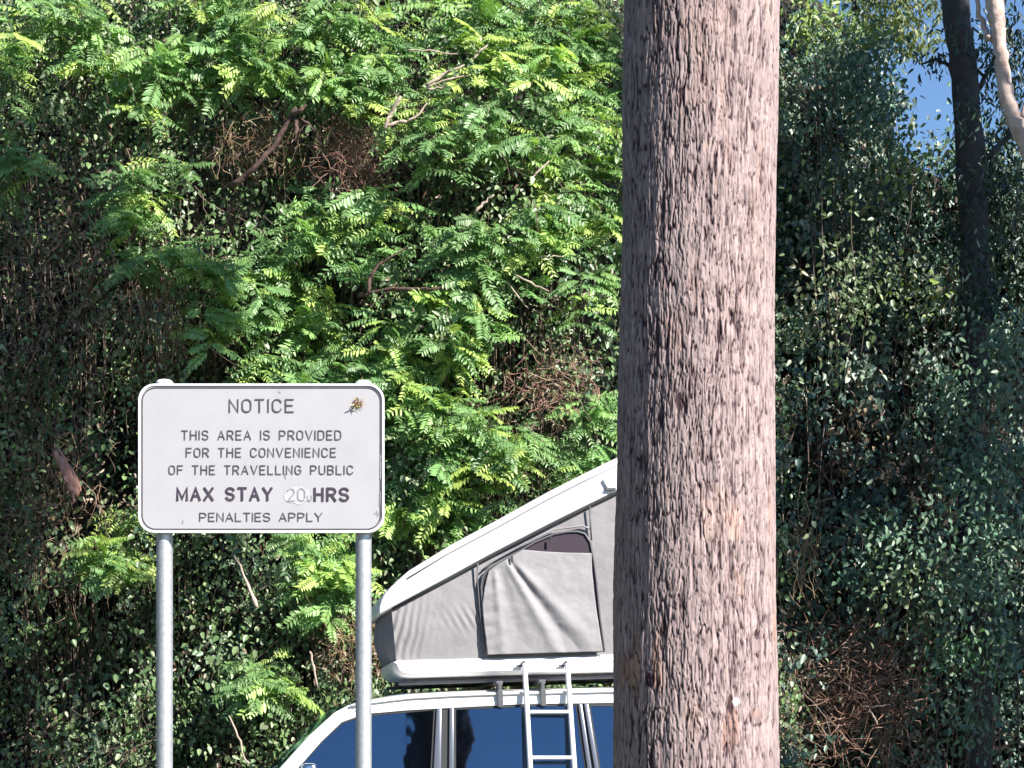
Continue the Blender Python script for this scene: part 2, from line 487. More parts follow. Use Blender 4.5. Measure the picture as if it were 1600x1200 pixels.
def fronds(fol, o, d, Ln, c, npair=9, rng=RNG):
    """o,d (N,3); Ln (N,); c (N,3)"""
    N = len(o)
    d = norm(d); up = np.array([0, 0, 1.0])
    droop = rng.uniform(0.15, 0.5, N)
    def P(t):
        return o[:, None] + Ln[:, None, None] * (d[:, None] * t[None, :, None] - up * (droop[:, None] * (t ** 2)[None, :])[..., None])
    t = np.linspace(0.14, 0.97, npair)
    pts = P(t)
    tan = norm(P(t + 0.02) - P(t - 0.02))
    upv = norm(up + 1.0 * np.array([0.6, -0.8, 0]) + 0.35 * rng.normal(size=(N, 3)))[:, None, :]
    side = norm(np.cross(tan, np.broadcast_to(upv, tan.shape)))
    nn = np.cross(side, tan)
    prof = 0.55 + 0.45 * np.sin(np.pi * (0.12 + 0.80 * (t - t[0]) / (t[-1] - t[0])))
    for sgn in (-1, 1):
        dd = side * sgn * 0.9 + tan * 0.38 - up * 0.28 + 0.10 * rng.normal(size=tan.shape)
        LL = (Ln[:, None] * 0.27 * prof[None, :]) * rng.uniform(0.8, 1.15, (N, npair))
        WW = LL * 0.36
        cc = c[:, None, :] * rng.uniform(0.85, 1.15, (N, npair, 1))
        nrm = nn + side * sgn * 0.15 + 0.12 * rng.normal(size=tan.shape)
        fol.leaves(pts.reshape(-1, 3), dd.reshape(-1, 3), nrm.reshape(-1, 3), LL.ravel(), WW.ravel(), cc.reshape(-1, 3), fold=0.12, curl=0.10)
    fol.strips(P(np.linspace(0, 1, 6)), np.full(N, 0.0022), np.clip(c * 0.9 + np.array([.03, .02, 0]), 0, 1))

def shrub(name, label, blobs, nshoot, bright=0.5, size=0.232, Y0=None, cat="shrub", group=None, outlook=0.0):
    """blobs: [(u, v, ru, rv)] where its leafy shoots show"""
    nshoot = int(nshoot * 3.0)
    wts = np.array([b[2] * b[3] for b in blobs], float); wts /= wts.sum()
    bi = RNG.choice(len(blobs), nshoot, p=wts)
    B = np.array(blobs, float)[bi] * np.array([1, 1, 1.12, 1.12])
    ang = RNG.uniform(0, 2 * np.pi, nshoot); rr = np.sqrt(RNG.random(nshoot))
    u = B[:, 0] + B[:, 2] * rr * np.cos(ang); v = B[:, 1] + B[:, 3] * rr * np.sin(ang)
    kp = fbm(u / 62.0 + 40, v / 46.0 + 7, 71, 3) / .875 > .39
    u = u[kp]; v = v[kp]; nshoot = len(u)
    Y = np.full(nshoot, 17.0)
    for _ in range(3):
        x = (u - U0) / FPX * Y; z = CZ + (V0 - v) / FPX * Y
        Y = wall_y(x, z) if Y0 is None else np.full(nshoot, float(Y0))
    Y = Y - RNG.uniform(-0.1, 0.38, nshoot) - outlook
    C = np.stack([(u - U0) / FPX * Y, Y, CZ + (V0 - v) / FPX * Y], 1)
    base = Vector((C[:, 0].mean(), C[:, 1].mean() + 0.6, 0))
    root = empty(name, base)
    tag(root, label, cat, group)
    bs = np.array(base)
    nf = RNG.integers(5, 9, nshoot); idx = np.repeat(np.arange(nshoot), nf); n = len(idx)
    az = RNG.uniform(-np.pi, np.pi, n); az = np.where(np.abs(az) > 2.3, az * 0.5, az)      # 0 = towards the camera
    el = RNG.normal(-0.02, 0.36, n)
    d = np.stack([np.sin(az) * np.cos(el), -np.cos(az) * np.cos(el), np.sin(el)], 1)
    o = C[idx] - bs + np.array([0, 0, 1]) * RNG.uniform(-0.10, 0.06, (n, 1))
    shootc = np.where(RNG.random(nshoot)[:, None] < bright, YOUNG[RNG.integers(0, 5, nshoot)], YOUNG[RNG.choice([1, 3, 3], nshoot)] * 0.8)
    c = shootc[idx] * RNG.uniform(0.8, 1.2, (n, 1))
    fol = Foliage()
    sz = size * RNG.uniform(0.5, 1.25, n) * RNG.uniform(.75, 1.2, nshoot)[idx]
    kind = RNG.integers(0, 3, nshoot)[idx]
    for kq, npq, fs in ((0, 6, .85), (1, 9, 1.0), (2, 12, 1.2)):
        mk = kind == kq
        fronds(fol, o[mk], d[mk], sz[mk] * fs, c[mk], npq)
    fol.build("foliage", M['frond'], root)
    # stems from the ground behind the creeper up into each shoot
    st = Foliage()
    mids = np.stack([C[:, 0] - bs[0], np.full(nshoot, 0.25), np.maximum(C[:, 2] - 0.7, 0.2)], 1)
    start = np.stack([RNG.normal(0, 0.08, nshoot), np.full(nshoot, 0.3), np.zeros(nshoot)], 1)
    end = C - bs
    tt = np.linspace(0, 1, 12)[None, :, None]
    P = ((1 - tt) ** 2 * start[:, None] + 2 * tt * (1 - tt) * mids[:, None] + tt ** 2 * end[:, None])[::2]
    P = P + np.cumsum(RNG.normal(size=P.shape) * .015, 1)
    st.strips(P, RNG.uniform(0.005, 0.010, len(P)), np.array([.16, .12, .09]) * RNG.uniform(0.6, 1.2, (len(P), 1)))
    st.build("stem", M['twig'], root)
    return root

G1 = "feathery leaved shrubs growing through the creeper"
SHR = [
 ("bright feathery shrub at the top left corner of the hedge", [(60, 40, 90, 60), (150, 45, 60, 50), (0, 110, 60, 45)], 22, .7),
 ("feathery shrub trailing down in a long narrow spray left of the dark broken branch", [(235, 120, 60, 50), (230, 260, 50, 110), (220, 350, 60, 55)], 26, .6),
 ("bright yellow green feathery shrub left of top centre, above the dark broken branch", [(340, 55, 110, 75)], 24, .75),
 ("feathery shrub at the top centre, left of the pale sticks", [(520, 80, 110, 80)], 30, .6),
 ("feathery shrub at the top beside the big trunk, over the pale sticks", [(800, 45, 150, 65), (900, 90, 70, 90)], 36, .65),
 ("feathery shrub right of the twig tangle, reaching the big trunk", [(790, 200, 160, 80), (900, 260, 80, 90)], 42, .55),
 ("feathery shrub below the twig tangle in the middle of the hedge", [(400, 400, 110, 60), (540, 360, 110, 60)], 34, .55),
 ("bright feathery shrub spreading just above the top edge of the notice sign", [(420, 500, 100, 70), (540, 560, 90, 60)], 32, .65),
 ("feathery shrub halfway up against the left side of the big trunk", [(900, 400, 80, 90), (760, 400, 90, 60)], 32, .55),
 ("feathery shrub right above the sign's right corner", [(650, 560, 90, 70), (710, 500, 60, 50)], 28, .6),
 ("feathery shrub right of the sign, level with its lettering", [(690, 700, 75, 70), (640, 640, 40, 60)], 26, .55),
 ("bright feathery shrub just above the raised white tent lid", [(770, 725, 90, 55), (690, 790, 70, 45), (920, 690, 45, 60)], 32, .8),
 ("lone feathery sprig sticking out below the sign's left corner", [(175, 870, 40, 28), (205, 805, 25, 20)], 8, .8),
 ("feathery shrub hanging under the sign beside its right post", [(500, 870, 60, 50), (530, 920, 40, 60)], 20, .7),
 ("small feathery spray low between the two sign posts", [(420, 1060, 40, 30)], 5, .5),
 ("feathery spray at the left edge of the hedge, in deep shade", [(20, 270, 40, 40)], 5, .7),
]
for i, (lab, blobs, n, br) in enumerate(SHR):
    shrub("feathery_shrub", lab, blobs, n, br, group=G1)

# ovate-leaved bushes that catch light right of the big trunk
def bush(name, label, blobs, ncl, cols, size=0.06, per=26, Y=None, cat="bush", yoff=-0.35, rad=0.13, thin=0.6, group=None, droop=-0.6):
    root = None
    wts = np.array([b[2] * b[3] for b in blobs], float); wts /= wts.sum()
    bi = RNG.choice(len(blobs), ncl, p=wts); B = np.array(blobs, float)[bi]
    ang = RNG.uniform(0, 2 * np.pi, ncl); rr = np.sqrt(RNG.random(ncl))
    u = B[:, 0] + B[:, 2] * rr * np.cos(ang); v = B[:, 1] + B[:, 3] * rr * np.sin(ang)
    YY = np.full(ncl, 18.0)
    for _ in range(3):
        x = (u - U0) / FPX * YY; z = CZ + (V0 - v) / FPX * YY
        YY = wall_y(x, z) + yoff if Y is None else np.full(ncl, float(Y))
    YY = YY + RNG.uniform(-0.3, 0.25, ncl)
    C = np.stack([(u - U0) / FPX * YY, YY, CZ + (V0 - v) / FPX * YY], 1)
    base = np.array([C[:, 0].mean(), C[:, 1].mean() + 0.4, 0.0])
    root = empty(name, base); tag(root, label, cat, group)
    m = RNG.poisson(per, ncl); idx = np.repeat(np.arange(ncl), m); n = len(idx)
    pos = C[idx] - base + RNG.normal(size=(n, 3)) * rad
    nrm = norm(OUT + 0.6 * rand_dirs(n)); d = norm(np.array([0, -0.3, droop]) + 0.7 * rand_dirs(n))
    L = size * RNG.uniform(0.7, 1.35, n); W = L * RNG.uniform(.8, 1.0, n) * thin
    cl = np.array(cols)[RNG.integers(0, len(cols), ncl)]
    c = cl[idx] * RNG.uniform(.75, 1.3, (n, 1))
    f = Foliage(); f.leaves(pos, d, nrm, L, W, c); f.build("foliage", M['leaf'], root)
    st = Foliage()
    end = C - base; start = np.stack([end[:, 0] * .7 + RNG.normal(0, 0.12, ncl), np.full(ncl, 0.3), np.zeros(ncl)], 1)
    mid = np.stack([end[:, 0] * 0.4, np.full(ncl, 0.2), np.maximum(end[:, 2] * 0.75, 0.1)], 1)
    tt = np.linspace(0, 1, 12)[None, :, None]
    PS = ((1 - tt) ** 2 * start[:, None] + 2 * tt * (1 - tt) * mid[:, None] + tt ** 2 * end[:, None])[::8]
    PS = PS + np.cumsum(RNG.normal(size=PS.shape) * .045, 1)
    st.strips(PS, RNG.uniform(.005, .012, len(PS)), np.array([.15, .11, .09]) * RNG.uniform(.6, 1.2, (len(PS), 1)))
    st.build("stem", M['twig'], root)
    return root

PALE = [(.13, .17, .085), (.10, .145, .06), (.16, .17, .09), (.09, .15, .06)]
DEEP = [(.09, .16, .10), (.07, .14, .085), (.12, .19, .12)]
LIME = [(.14, .22, .04), (.19, .26, .05), (.10, .18, .04)]
bush("leafy_bush", "pale leaved bush catching sun beside the right edge of the big trunk, upper half", [(1290, 290, 60, 35), (1340, 430, 70, 70), (1290, 500, 60, 50)], 34, PALE)
bush("leafy_bush", "bush with whitish leaf tips near the bottom right, above the brown dead bush", [(1400, 900, 60, 80), (1450, 960, 50, 60), (1380, 830, 50, 50)], 30, DEEP + PALE[:2])
bush("leafy_bush", "yellow green leafy sprig sunlit at the foot of the sky gap", [(1420, 265, 28, 35)], 7, LIME, per=22)
bush("leafy_bush", "yellowish sprays reaching from the bush toward the dark slim trunk", [(1440, 450, 50, 30), (1390, 290, 30, 20)], 12, PALE + LIME)
bush("leafy_bush", "lime green overhang at the top, right beside the big trunk", [(1270, 25, 60, 35), (1340, 55, 40, 22)], 18, LIME, per=30, size=0.075, thin=.4)
bush("leafy_bush", "mid green bush at the right edge, in front of the slim dark trunk's foot", [(1560, 530, 60, 40), (1530, 640, 60, 120), (1520, 850, 60, 140), (1525, 1060, 45, 110), (1580, 840, 50, 50)], 105, DEEP, yoff=-.5, per=32)
bush("leafy_bush", "low green sprig at the lower right edge of the picture", [(1510, 1015, 50, 16), (1570, 1060, 25, 30)], 9, [(.06, .15, .05), (.07, .17, .05)], per=18)
bush("leafy_bush", "round dark bush against the sky left of the blue gap", [(1330, 120, 70, 60), (1370, 190, 50, 40)], 40, DEEP, per=34)

# ------------------------------------------------------------------ trees
def gum_clump(f, c, r, n, cols, size=0.11, flat=0.75):
    pos = c + norm(RNG.normal(size=(n, 3))) * (RNG.random((n, 1)) ** 0.4) * r * np.array([1, 1, flat])
    d = norm(np.array([0, 0, -0.8]) + 0.7 * rand_dirs(n)); nr = norm(rand_dirs(n) + np.array([0, 0, .4]))
    L = size * RNG.uniform(.7, 1.3, n)
    f.leaves(pos, d, nr, L, L * 0.33, np.array(cols)[RNG.integers(0, len(cols), n)] * RNG.uniform(.7, 1.3, (n, 1)))

def limb(pts, r0, r1, n=8, sub=6, wob=0.02):
    pts = [Vector(p) for p in pts]; out = []
    for i in range(len(pts) - 1):
        p0 = pts[max(i - 1, 0)]; p1 = pts[i]; p2 = pts[i + 1]; p3 = pts[min(i + 2, len(pts) - 1)]
        for k in range(sub):
            t = k / sub
            q_ = 0.5 * ((2 * p1) + (p2 - p0) * t + (2 * p0 - 5 * p1 + 4 * p2 - p3) * t * t + (3 * p1 - p0 - 3 * p2 + p3) * t ** 3)
            out.append(q_ + Vector((random.gauss(0, wob), random.gauss(0, wob), random.gauss(0, wob))) * (1 if out else 0))
    out.append(pts[-1])
    m = len(out)
    return out, [r0 + (r1 - r0) * i / (m - 1) for i in range(m)]

# --- the big gum in front
TY = 8.0
def trunk_center(z):
    zz = np.array([0, 1.5, 2.2, 3.0, 3.6, 4.42, 6, 12.0])
    uc = np.array([1088, 1086.5, 1084.5, 1086, 1091, 1097, 1103, 1120])
    return (np.interp(z, zz, uc) - U0) / FPX * TY
def trunk_half(z):
    zz = np.array([0, 0.4, 1.5, 2.2, 3.0, 3.6, 4.42, 6, 12.0])
    hw = np.array([170, 142, 129, 128, 123.5, 121, 121, 116, 84]) / FPX * TY
    return np.interp(z, zz, hw)

def worley(x, y, seed):
    xi = np.floor(x).astype(np.int64); yi = np.floor(y).astype(np.int64)
    f1 = np.full(x.shape, 9.0); f2 = np.full(x.shape, 9.0); cid = np.zeros(x.shape)
    for dx in (-1, 0, 1):
        for dy in (-1, 0, 1):
            cx, cy = xi + dx, yi + dy
            def h(s):
                n = (cx * 374761393 + cy * 668265263 + (seed + s) * 362437) & 0xFFFFFFFF
                n = ((n ^ (n >> 13)) * 1274126177) & 0xFFFFFFFF
                return ((n ^ (n >> 16)) & 0xFFFF) / 65535.0
            px_, py_ = cx + h(1), cy + h(2)
            dd = np.sqrt((x - px_) ** 2 + (y - py_) ** 2)
            near = dd < f1
            f2 = np.where(near, f1, np.minimum(f2, dd)); cid = np.where(near, h(3), cid); f1 = np.where(near, dd, f1)
    return f1, f2, cid

gum = empty("gum_tree", (float(trunk_center(0)), TY, 0))
tag(gum, "big gum tree trunk with grey pink fissured bark, standing in front of the vehicle", "tree")
def trunk_rows(zs, nth, detail):
    th = np.linspace(0, 2 * np.pi, nth, endpoint=False)
    TH, Z = np.meshgrid(th, zs)
    rad = trunk_half(Z)
    sx = TH * 0.30                                # arc length at radius .30
    wx = sx + 0.030 * (fbm(sx * 7, Z * 2.6, 31, 3) - 0.5) + 0.010 * (fbm(sx * 30, Z * 9, 33, 2) - 0.5)
    big = fbm(sx * 5, Z * 1.2, 40, 3)
    def crack(fx, fz, wd, seed, lo, soft):
        n_ = fbm(wx * fx, Z * fz + 0.25 * fx * 0.02 * wx, seed, 2) / 0.75
        m_ = np.clip((fbm(wx * fx * .45, Z * fz * .55, seed + 7, 2) / .75 - lo) / soft, 0, 1)
        return np.exp(-((n_ - 0.5) / wd) ** 2) * m_
    c1 = crack(40, 5.5, 0.042, 3, .44, .2)
    c2 = crack(92, 9.5, 0.052, 17, .12, .25)
    c3 = crack(150, 20.0, 0.075, 29, .08, .3)
    dk = np.clip((fbm(sx * 16, Z * 2.0, 55, 3) - .52) * 6, 0, 1)          # places where the furrows gape
    edge = 1 - np.clip(c1 * (.8 + .4 * dk) + .75 * c2, 0, 1); edge2 = 1 - np.clip(c3 + .5 * c2, 0, 1)
    cid = vnoise2(wx * 85, Z * 5.0, 77)
    depth = -0.010 * c1 * (.3 + 1.0 * dk) - 0.0052 * c2 - 0.0034 * c3 + 0.0035 * (cid - .5) + 0.004 * (vnoise2(wx * 40, Z * 4.5, 78) - .5)
    depth += 0.03 * (fbm(sx * 2.0, Z * 0.7, 60, 3) - 0.5) + 0.003 * (fbm(wx * 150, Z * 22, 70, 2) - .4)
    # knot bump on the right edge
    ku = np.array([0.0]); kz = CZ + (V0 - 872) / FPX * TY
    depth += 0.035 * np.exp(-(((TH - 0.02 + np.pi) % (2 * np.pi) - np.pi) ** 2 / 0.012) - ((Z - kz) / 0.045) ** 2)
    # fade detail seam at theta 0..2pi is at +x edge side: shift seam to the back below
    r = rad + depth
    fis = np.clip(1 - (1 - edge) * .95 - (1 - edge2) * .55, 0, 1)
    return TH, Z, r, fis, big, cid
NTH = 700
zs = np.concatenate([np.linspace(0, 1.25, 60)[:-1], np.linspace(1.25, 4.55, 1250), np.linspace(4.55, 12, 150)[1:]])
TH, Z, r, fis, big, cid = trunk_rows(zs, NTH, 1)
seam = np.pi / 2   # theta=0 of the pattern lies at the back
PH = TH + seam
cx0 = float(trunk_center(0))
X = trunk_center(Z) - cx0 + r * np.cos(PH); Yv = r * np.sin(PH)
vv = np.stack([X, Yv, Z], -1).reshape(-1, 3)
nz = len(zs)
i = np.arange(nz * NTH).reshape(nz, NTH); j = np.roll(i, -1, 1)
qq = np.stack([i[:-1].ravel(), j[:-1].ravel(), j[1:].ravel(), i[1:].ravel()], 1)
plate = np.array([.42, .318, .308]); plate2 = np.array([.34, .262, .258]); fisc = np.array([.05, .028, .034]); rust = np.array([.44, .25, .17])
mixp = np.clip((cid - 0.2) * 1.2, 0, 1)[..., None]
cc = plate * mixp + plate2 * (1 - mixp)
# peeled reddish patches
sxx = TH * 0.30
rp = np.clip((fbm(sxx * 11 + 3, Z * 3.2, 91, 4) - 0.60) * 9, 0, 1)[..., None] * (0.25 + .75 * np.clip((3.3 - Z) / 1.5, 0, 1))[..., None]
cc = cc * (1 - rp * .7) + rust * rp * .7
PU, PV = to_uv(np.stack([X + cx0, Yv + TY, Z], -1)); FR = (Yv < 0)
def spot(u, v, ru, rv, wob=.6):
    g = np.exp(-(((PU - u) / ru) ** 2 + ((PV - v) / rv) ** 2)) + wob * (fbm(sxx * 60, Z * 14, 123, 3) - .45)
    return (np.clip((g - .35) * 5, 0, 1) * FR)[..., None]
def paint(base, m, c): return base * (1 - m) + np.array(c) * m
for (u, v, ru, rv, c) in ((1118, 810, 32, 45, (.56, .38, .31)), (1152, 815, 16, 22, (.55, .33, .25)), (1130, 480, 7, 26, (.52, .38, .33)), (1205, 20, 8, 30, (.58, .42, .33)), (1140, 1140, 13, 34, (.46, .21, .11)), (1082, 1125, 18, 36, (.52, .36, .29)), (1035, 995, 14, 26, (.50, .36, .30)), (1182, 1115, 14, 10, (.26, .12, .08)), (1010, 625, 10, 16, (.50, .33, .28))):
    cc = paint(cc, spot(u, v, ru, rv, 1.3) * .34, c)
cc = paint(cc, spot(1142, 1100, 5, 20, .3), (.06, .03, .03)); cc = paint(cc, spot(1150, 1096, 6, 7, .3), (.72, .72, .72)); cc = paint(cc, spot(1062, 628, 7, 18, .3), (.07, .04, .05)); cc = paint(cc, spot(1016, 1062, 8, 14, .3), (.06, .035, .045))
fe = (fis ** 0.8)[..., None]
cc = fisc * (1 - fe) + cc * fe
np_mesh("trunk", vv, qq, M['bark'], gum, cc.reshape(-1, 3), smooth=True)
# limbs and crown above the picture, plus clumps added to shade the left hedge
lb = MB()
cr = Foliage()
CG = [(.05, .085, .04), (.07, .10, .05), (.04, .075, .04)]
LEFT_SHADE = [(-160, 100, 180, 340), (-160, 120, 340, 580), (245, 300, 440, 560), (-160, 100, 580, 1240), (262, 350, 890, 980)]
boughs = [((2.6, 12.6, 10.6), .4), ((-2.5, 8.5, 13.5), 2.0), ((2.5, 6.0, 14.0), 2.0), ((-0.5, 9, 15.0), 2.2)]
top = Vector((float(trunk_center(11.0)) - cx0, 0, 11.0))
for (c, rr_) in boughs:
    e = Vector(c) - Vector((cx0, TY, 0))
    low = Vector((top.x * .7, 0, 8.0 if c[2] < 12.5 else 10.5))
    p, rad = limb([low, low.lerp(e, .45) + Vector((0, 0, .7)), e], .12, .03, 8)
    lb.tube(p, rad, 8)
    for k in range(6):
        dv = Vector(rand_dirs(1)[0]) * rr_ * .8
        p2, r2 = limb([e.lerp(p[-3], .3), e + dv * .5 + Vector((0, 0, .1)), e + dv], .03, .006, 5, 3)
        lb.tube(p2, r2, 5)
        gum_clump(cr, np.array(e + dv), rr_ * .55, int(420 * rr_), CG, 0.13)
    gum_clump(cr, np.array(e), rr_ * .7, int(700 * rr_), CG, 0.13)
gb = np.array([cx0, TY, 0.0]); kk = 0
for (ua, ub, va, vb) in LEFT_SHADE:  # unseen clumps added up-sun to throw these parts of the hedge into shade
    for u in np.arange(ua, ub, 52):
        for v in np.arange(va, vb, 52):
            if random.random() < .25: continue
            if any(math.hypot(u - a_, v - b_) < 62 for a_, b_ in ((105, 740), (175, 860), (40, 470), (60, 900), (75, 1120))): continue
            c = at(u + random.uniform(-16, 16), v + random.uniform(-16, 16), 17.2) + S * random.uniform(9.6, 11.6)
            cl = np.array(c) - gb
            gum_clump(cr, cl, .40, 190, CG, 0.16); kk += 1
            if kk % 4 == 0:
                e = Vector(cl); low = Vector((top.x * .7, 0, 8.2))
                p, rad = limb([low.lerp(e, .5) + Vector((0, 0, .6)), low.lerp(e, .8) + Vector((0, 0, .3)), e], .03, .006, 5, 4); lb.tube(p, rad, 5)
lb.build("limb", M['palebark'], gum, smooth=True)
cr.build("crown", M['gumleaf'], gum)

# --- slim dark trunk and pale crooked gum at the top right, seen against the sky
def small_tree(name, label, tr_px, Y, mat, leaf_blobs, cols, branches, nleaf=260, lsize=.075, clump=.22):
    pts = [at(u, v, Y) for (u, v, w) in tr_px]; rads = [w / FPX * Y for (u, v, w) in tr_px]
    base = Vector((pts[-1].x, Y, 0)); root = empty(name, base); tag(root, label, "tree")
    pts = [p - base for p in pts]
    allp, allr = [], []
    for a in range(len(pts) - 1):
        for k in range(8):
            t = k / 8; allp.append(pts[a].lerp(pts[a + 1], t) + Vector((random.gauss(0, .006), random.gauss(0, .006), 0))); allr.append((rads[a] * (1 - t) + rads[a + 1] * t) * random.uniform(.95, 1.06))
    allp.append(pts[-1]); allr.append(rads[-1])
    mb = MB(); mb.tube(allp, allr, 14); t_ = mb.build("trunk", mat, root, smooth=True)
    if branches:
        mb = MB()
        for br in branches:
            bp = [at(u, v, Y + dy) - base for (u, v, w, dy) in br]
            p, rr_ = limb(bp, br[0][2] / FPX * Y, br[-1][2] / FPX * Y, 6, 5, .008); mb.tube(p, rr_, 7)
        mb.build("branch", mat, root, smooth=True)
    if leaf_blobs:
        f = Foliage()
        for (u, v, ru, rv, dens, dy) in leaf_blobs:
            k = int(dens)
            for _ in range(k):
                a = random.uniform(0, 6.283); q_ = math.sqrt(random.random())
                c = np.array(at(u + ru * q_ * math.cos(a), v + rv * q_ * math.sin(a), Y + dy + random.uniform(-.4, .4)) - base)
                gum_clump(f, c, clump, nleaf // 10, cols, lsize)
        f.build("crown", M['leaf'], root)
    return root

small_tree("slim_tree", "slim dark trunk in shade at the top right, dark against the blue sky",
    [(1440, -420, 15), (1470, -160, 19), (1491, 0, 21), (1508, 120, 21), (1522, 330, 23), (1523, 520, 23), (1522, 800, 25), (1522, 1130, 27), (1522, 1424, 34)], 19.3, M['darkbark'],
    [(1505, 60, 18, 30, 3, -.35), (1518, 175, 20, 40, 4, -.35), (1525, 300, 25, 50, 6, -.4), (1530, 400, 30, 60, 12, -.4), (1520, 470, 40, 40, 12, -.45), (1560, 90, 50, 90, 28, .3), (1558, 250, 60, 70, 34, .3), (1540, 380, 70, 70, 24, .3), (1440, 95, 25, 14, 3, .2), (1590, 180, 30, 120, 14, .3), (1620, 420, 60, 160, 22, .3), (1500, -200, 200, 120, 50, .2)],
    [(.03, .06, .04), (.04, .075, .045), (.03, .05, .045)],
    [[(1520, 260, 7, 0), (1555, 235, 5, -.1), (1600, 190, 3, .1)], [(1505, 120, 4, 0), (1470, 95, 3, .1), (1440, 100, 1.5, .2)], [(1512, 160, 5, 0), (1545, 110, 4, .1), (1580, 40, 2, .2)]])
small_tree("pale_gum_tree", "pale pinkish crooked trunk in sun at the top right corner",
    [(1530, -330, 15), (1545, -120, 15), (1554, 0, 14.5), (1562, 70, 10), (1570, 140, 12), (1588, 195, 12), (1606, 235, 11), (1625, 300, 16), (1640, 420, 18), (1650, 700, 22), (1650, 1100, 26), (1650, 1545, 34)], 17.2, M['palebark'],
    [(1560, -230, 160, 100, 30, 0)], CG, [[(1545, 60, 6, 0), (1535, 35, 5, .1), (1520, -20, 3, .1)], [(1600, 215, 8, 0), (1605, 150, 6, .1), (1640, 60, 4, .2)]])
# sunlit thin crown far behind, at the top edge
tr = empty("distant_tree", (4.9, 30, 0)); tag(tr, "distant feathery crown, pale green in sun, at the top edge right of the big trunk", "tree")
mb = MB(); p, rr_ = limb([(0, 0, 0), (.1, 0, 6), (0, 0, 12.5)], .18, .05); mb.tube(p, rr_, 8); mb.build("trunk", M['darkbark'], tr, smooth=True)
f = Foliage()
for k in range(46):
    a = random.uniform(0, 6.28); q_ = math.sqrt(random.random())
    c = np.array(at(1395 + 85 * q_ * math.cos(a), 5 + 75 * q_ * math.sin(a), 30 + random.uniform(-.6, .6))) - np.array([4.9, 30, 0])
    gum_clump(f, c, .32, 60, [(.16, .20, .07), (.20, .22, .10), (.13, .17, .06)], .11)
f.build("crown", M['gumleaf'], tr)

# unseen tree added outside the right edge to shade the right-hand thicket
def big_tree(name, label, base, h, clumps, cols, leafn=230, size=.16):
    root = empty(name, base); tag(root, label, "tree")
    mb = MB(); p, rr_ = limb([(0, 0, 0), (.15, .1, h * .45), (0, 0, h)], .26, .08); mb.tube(p, rr_, 12); mb.build("trunk", M['darkbark'], root, smooth=True)
    lm = MB(); f = Foliage(); b = Vector(base)
    for ci, (x, y, z, r_) in enumerate(clumps):
        e = Vector((x, y, z)) - b
        if ci % 4 == 0:
            q0 = Vector((0, 0, max(2.5, min(h, e.z - 1.5))))
            p, rr_ = limb([q0, q0.lerp(e, .5) + Vector((0, 0, .3)), e], .06, .01, 6, 4); lm.tube(p, rr_, 6)
        gum_clump(f, np.array(e), r_, leafn, cols, size)
    lm.build("limb", M['darkbark'], root, smooth=True)
    f.build("crown", M['leaf'], root)
sh = []
# gaps left in the added crown so that sun reaches these points
KEEP = [(at(u, v, Y), r_) for (u, v, Y, r_) in ((1554, 0, 17.2, .15), (1563, 70, 17.2, .15), (1570, 140, 17.2, .15), (1590, 200, 17.2, .15), (1290, 290, 18.2, .2), (1340, 430, 18.2, .3), (1290, 500, 18.2, .2),
        (1420, 265, 18.6, .1), (1440, 450, 18.6, .15), (1270, 25, 18.6, .2), (1400, 900, 18, .35), (1450, 960, 18, .3), (1390, 480, 18.2, .25), (1250, 400, 17.8, .15), (1560, 540, 18.3, .2), (1570, 840, 18.2, .15), (1350, 1080, 18, .10), (1270, 1010, 17.6, .1), (1510, 1015, 18, .12), (1460, 330, 18.5, .12))]
# clumps added up-sun to put parts of the thicket in shade
for u0 in np.arange(1110, 1760, 50):
    for v0 in np.arange(-120, 1290, 50):
        if random.random() < .12: continue
        u, v, r_ = u0 + random.uniform(-15, 15), v0 + random.uniform(-15, 15), .40
        p = at(u, v, 18.5 if u > 1330 else (17.9 if u > 1240 else 17.4)) + S * random.uniform(6.8, 9.5)
        if any(((p - g) - S * (p - g).dot(S)).length < r_ * 1.0 + gr_ for g, gr_ in KEEP): continue
        sh.append((p.x, p.y, p.z, r_))
for (bx, by, lab) in ((-6.5, 5.0, "unseen dark tree added beyond the left edge to block sky light, level with the sign"), (-9.0, 10.5, "unseen dark tree added beyond the left edge to block sky light, close to the hedge"), (-7.5, -1.5, "unseen dark tree added beyond the left edge to block sky light, nearest the viewer")):
    cl_ = []
    for _ in range(60):
        d_ = rand_dirs(1)[0] * (RNG.random() ** .4); cl_.append((bx + d_[0] * 2.3, by + d_[1] * 2.6, 4.6 + d_[2] * 3.9, .75))
    big_tree("added_shade_tree", lab, (bx, by, 0), 7.5, cl_, CG, 260, .2)  # unseen trees added to cut sky light from the left
for (bx, by, hh, lab) in ((-13, -34, 7, "rounded unseen tree added behind the viewer for window reflections, leftmost"), (-4, -38, 9, "tall unseen tree added behind the viewer for window reflections, in the middle"), (7, -40, 7.5, "low unseen tree added behind the viewer for window reflections, rightmost")):
    cl_ = []
    for _ in range(40):
        d_ = rand_dirs(1)[0] * (RNG.random() ** .4); cl_.append((bx + d_[0] * 3.4, by + d_[1] * 2.6, hh + 1.5 + d_[2] * 4, 1.0))
    big_tree("reflection_tree", lab, (bx, by, 0), hh, cl_, CG, 150, .3)  # unseen trees added as dark shapes for the car windows to reflect
big_tree("added_shade_tree", "broad unseen tree added beyond the right edge, crown shaped to shade the thicket", (9.2, 14.0, 0), 8.5, sh, CG)

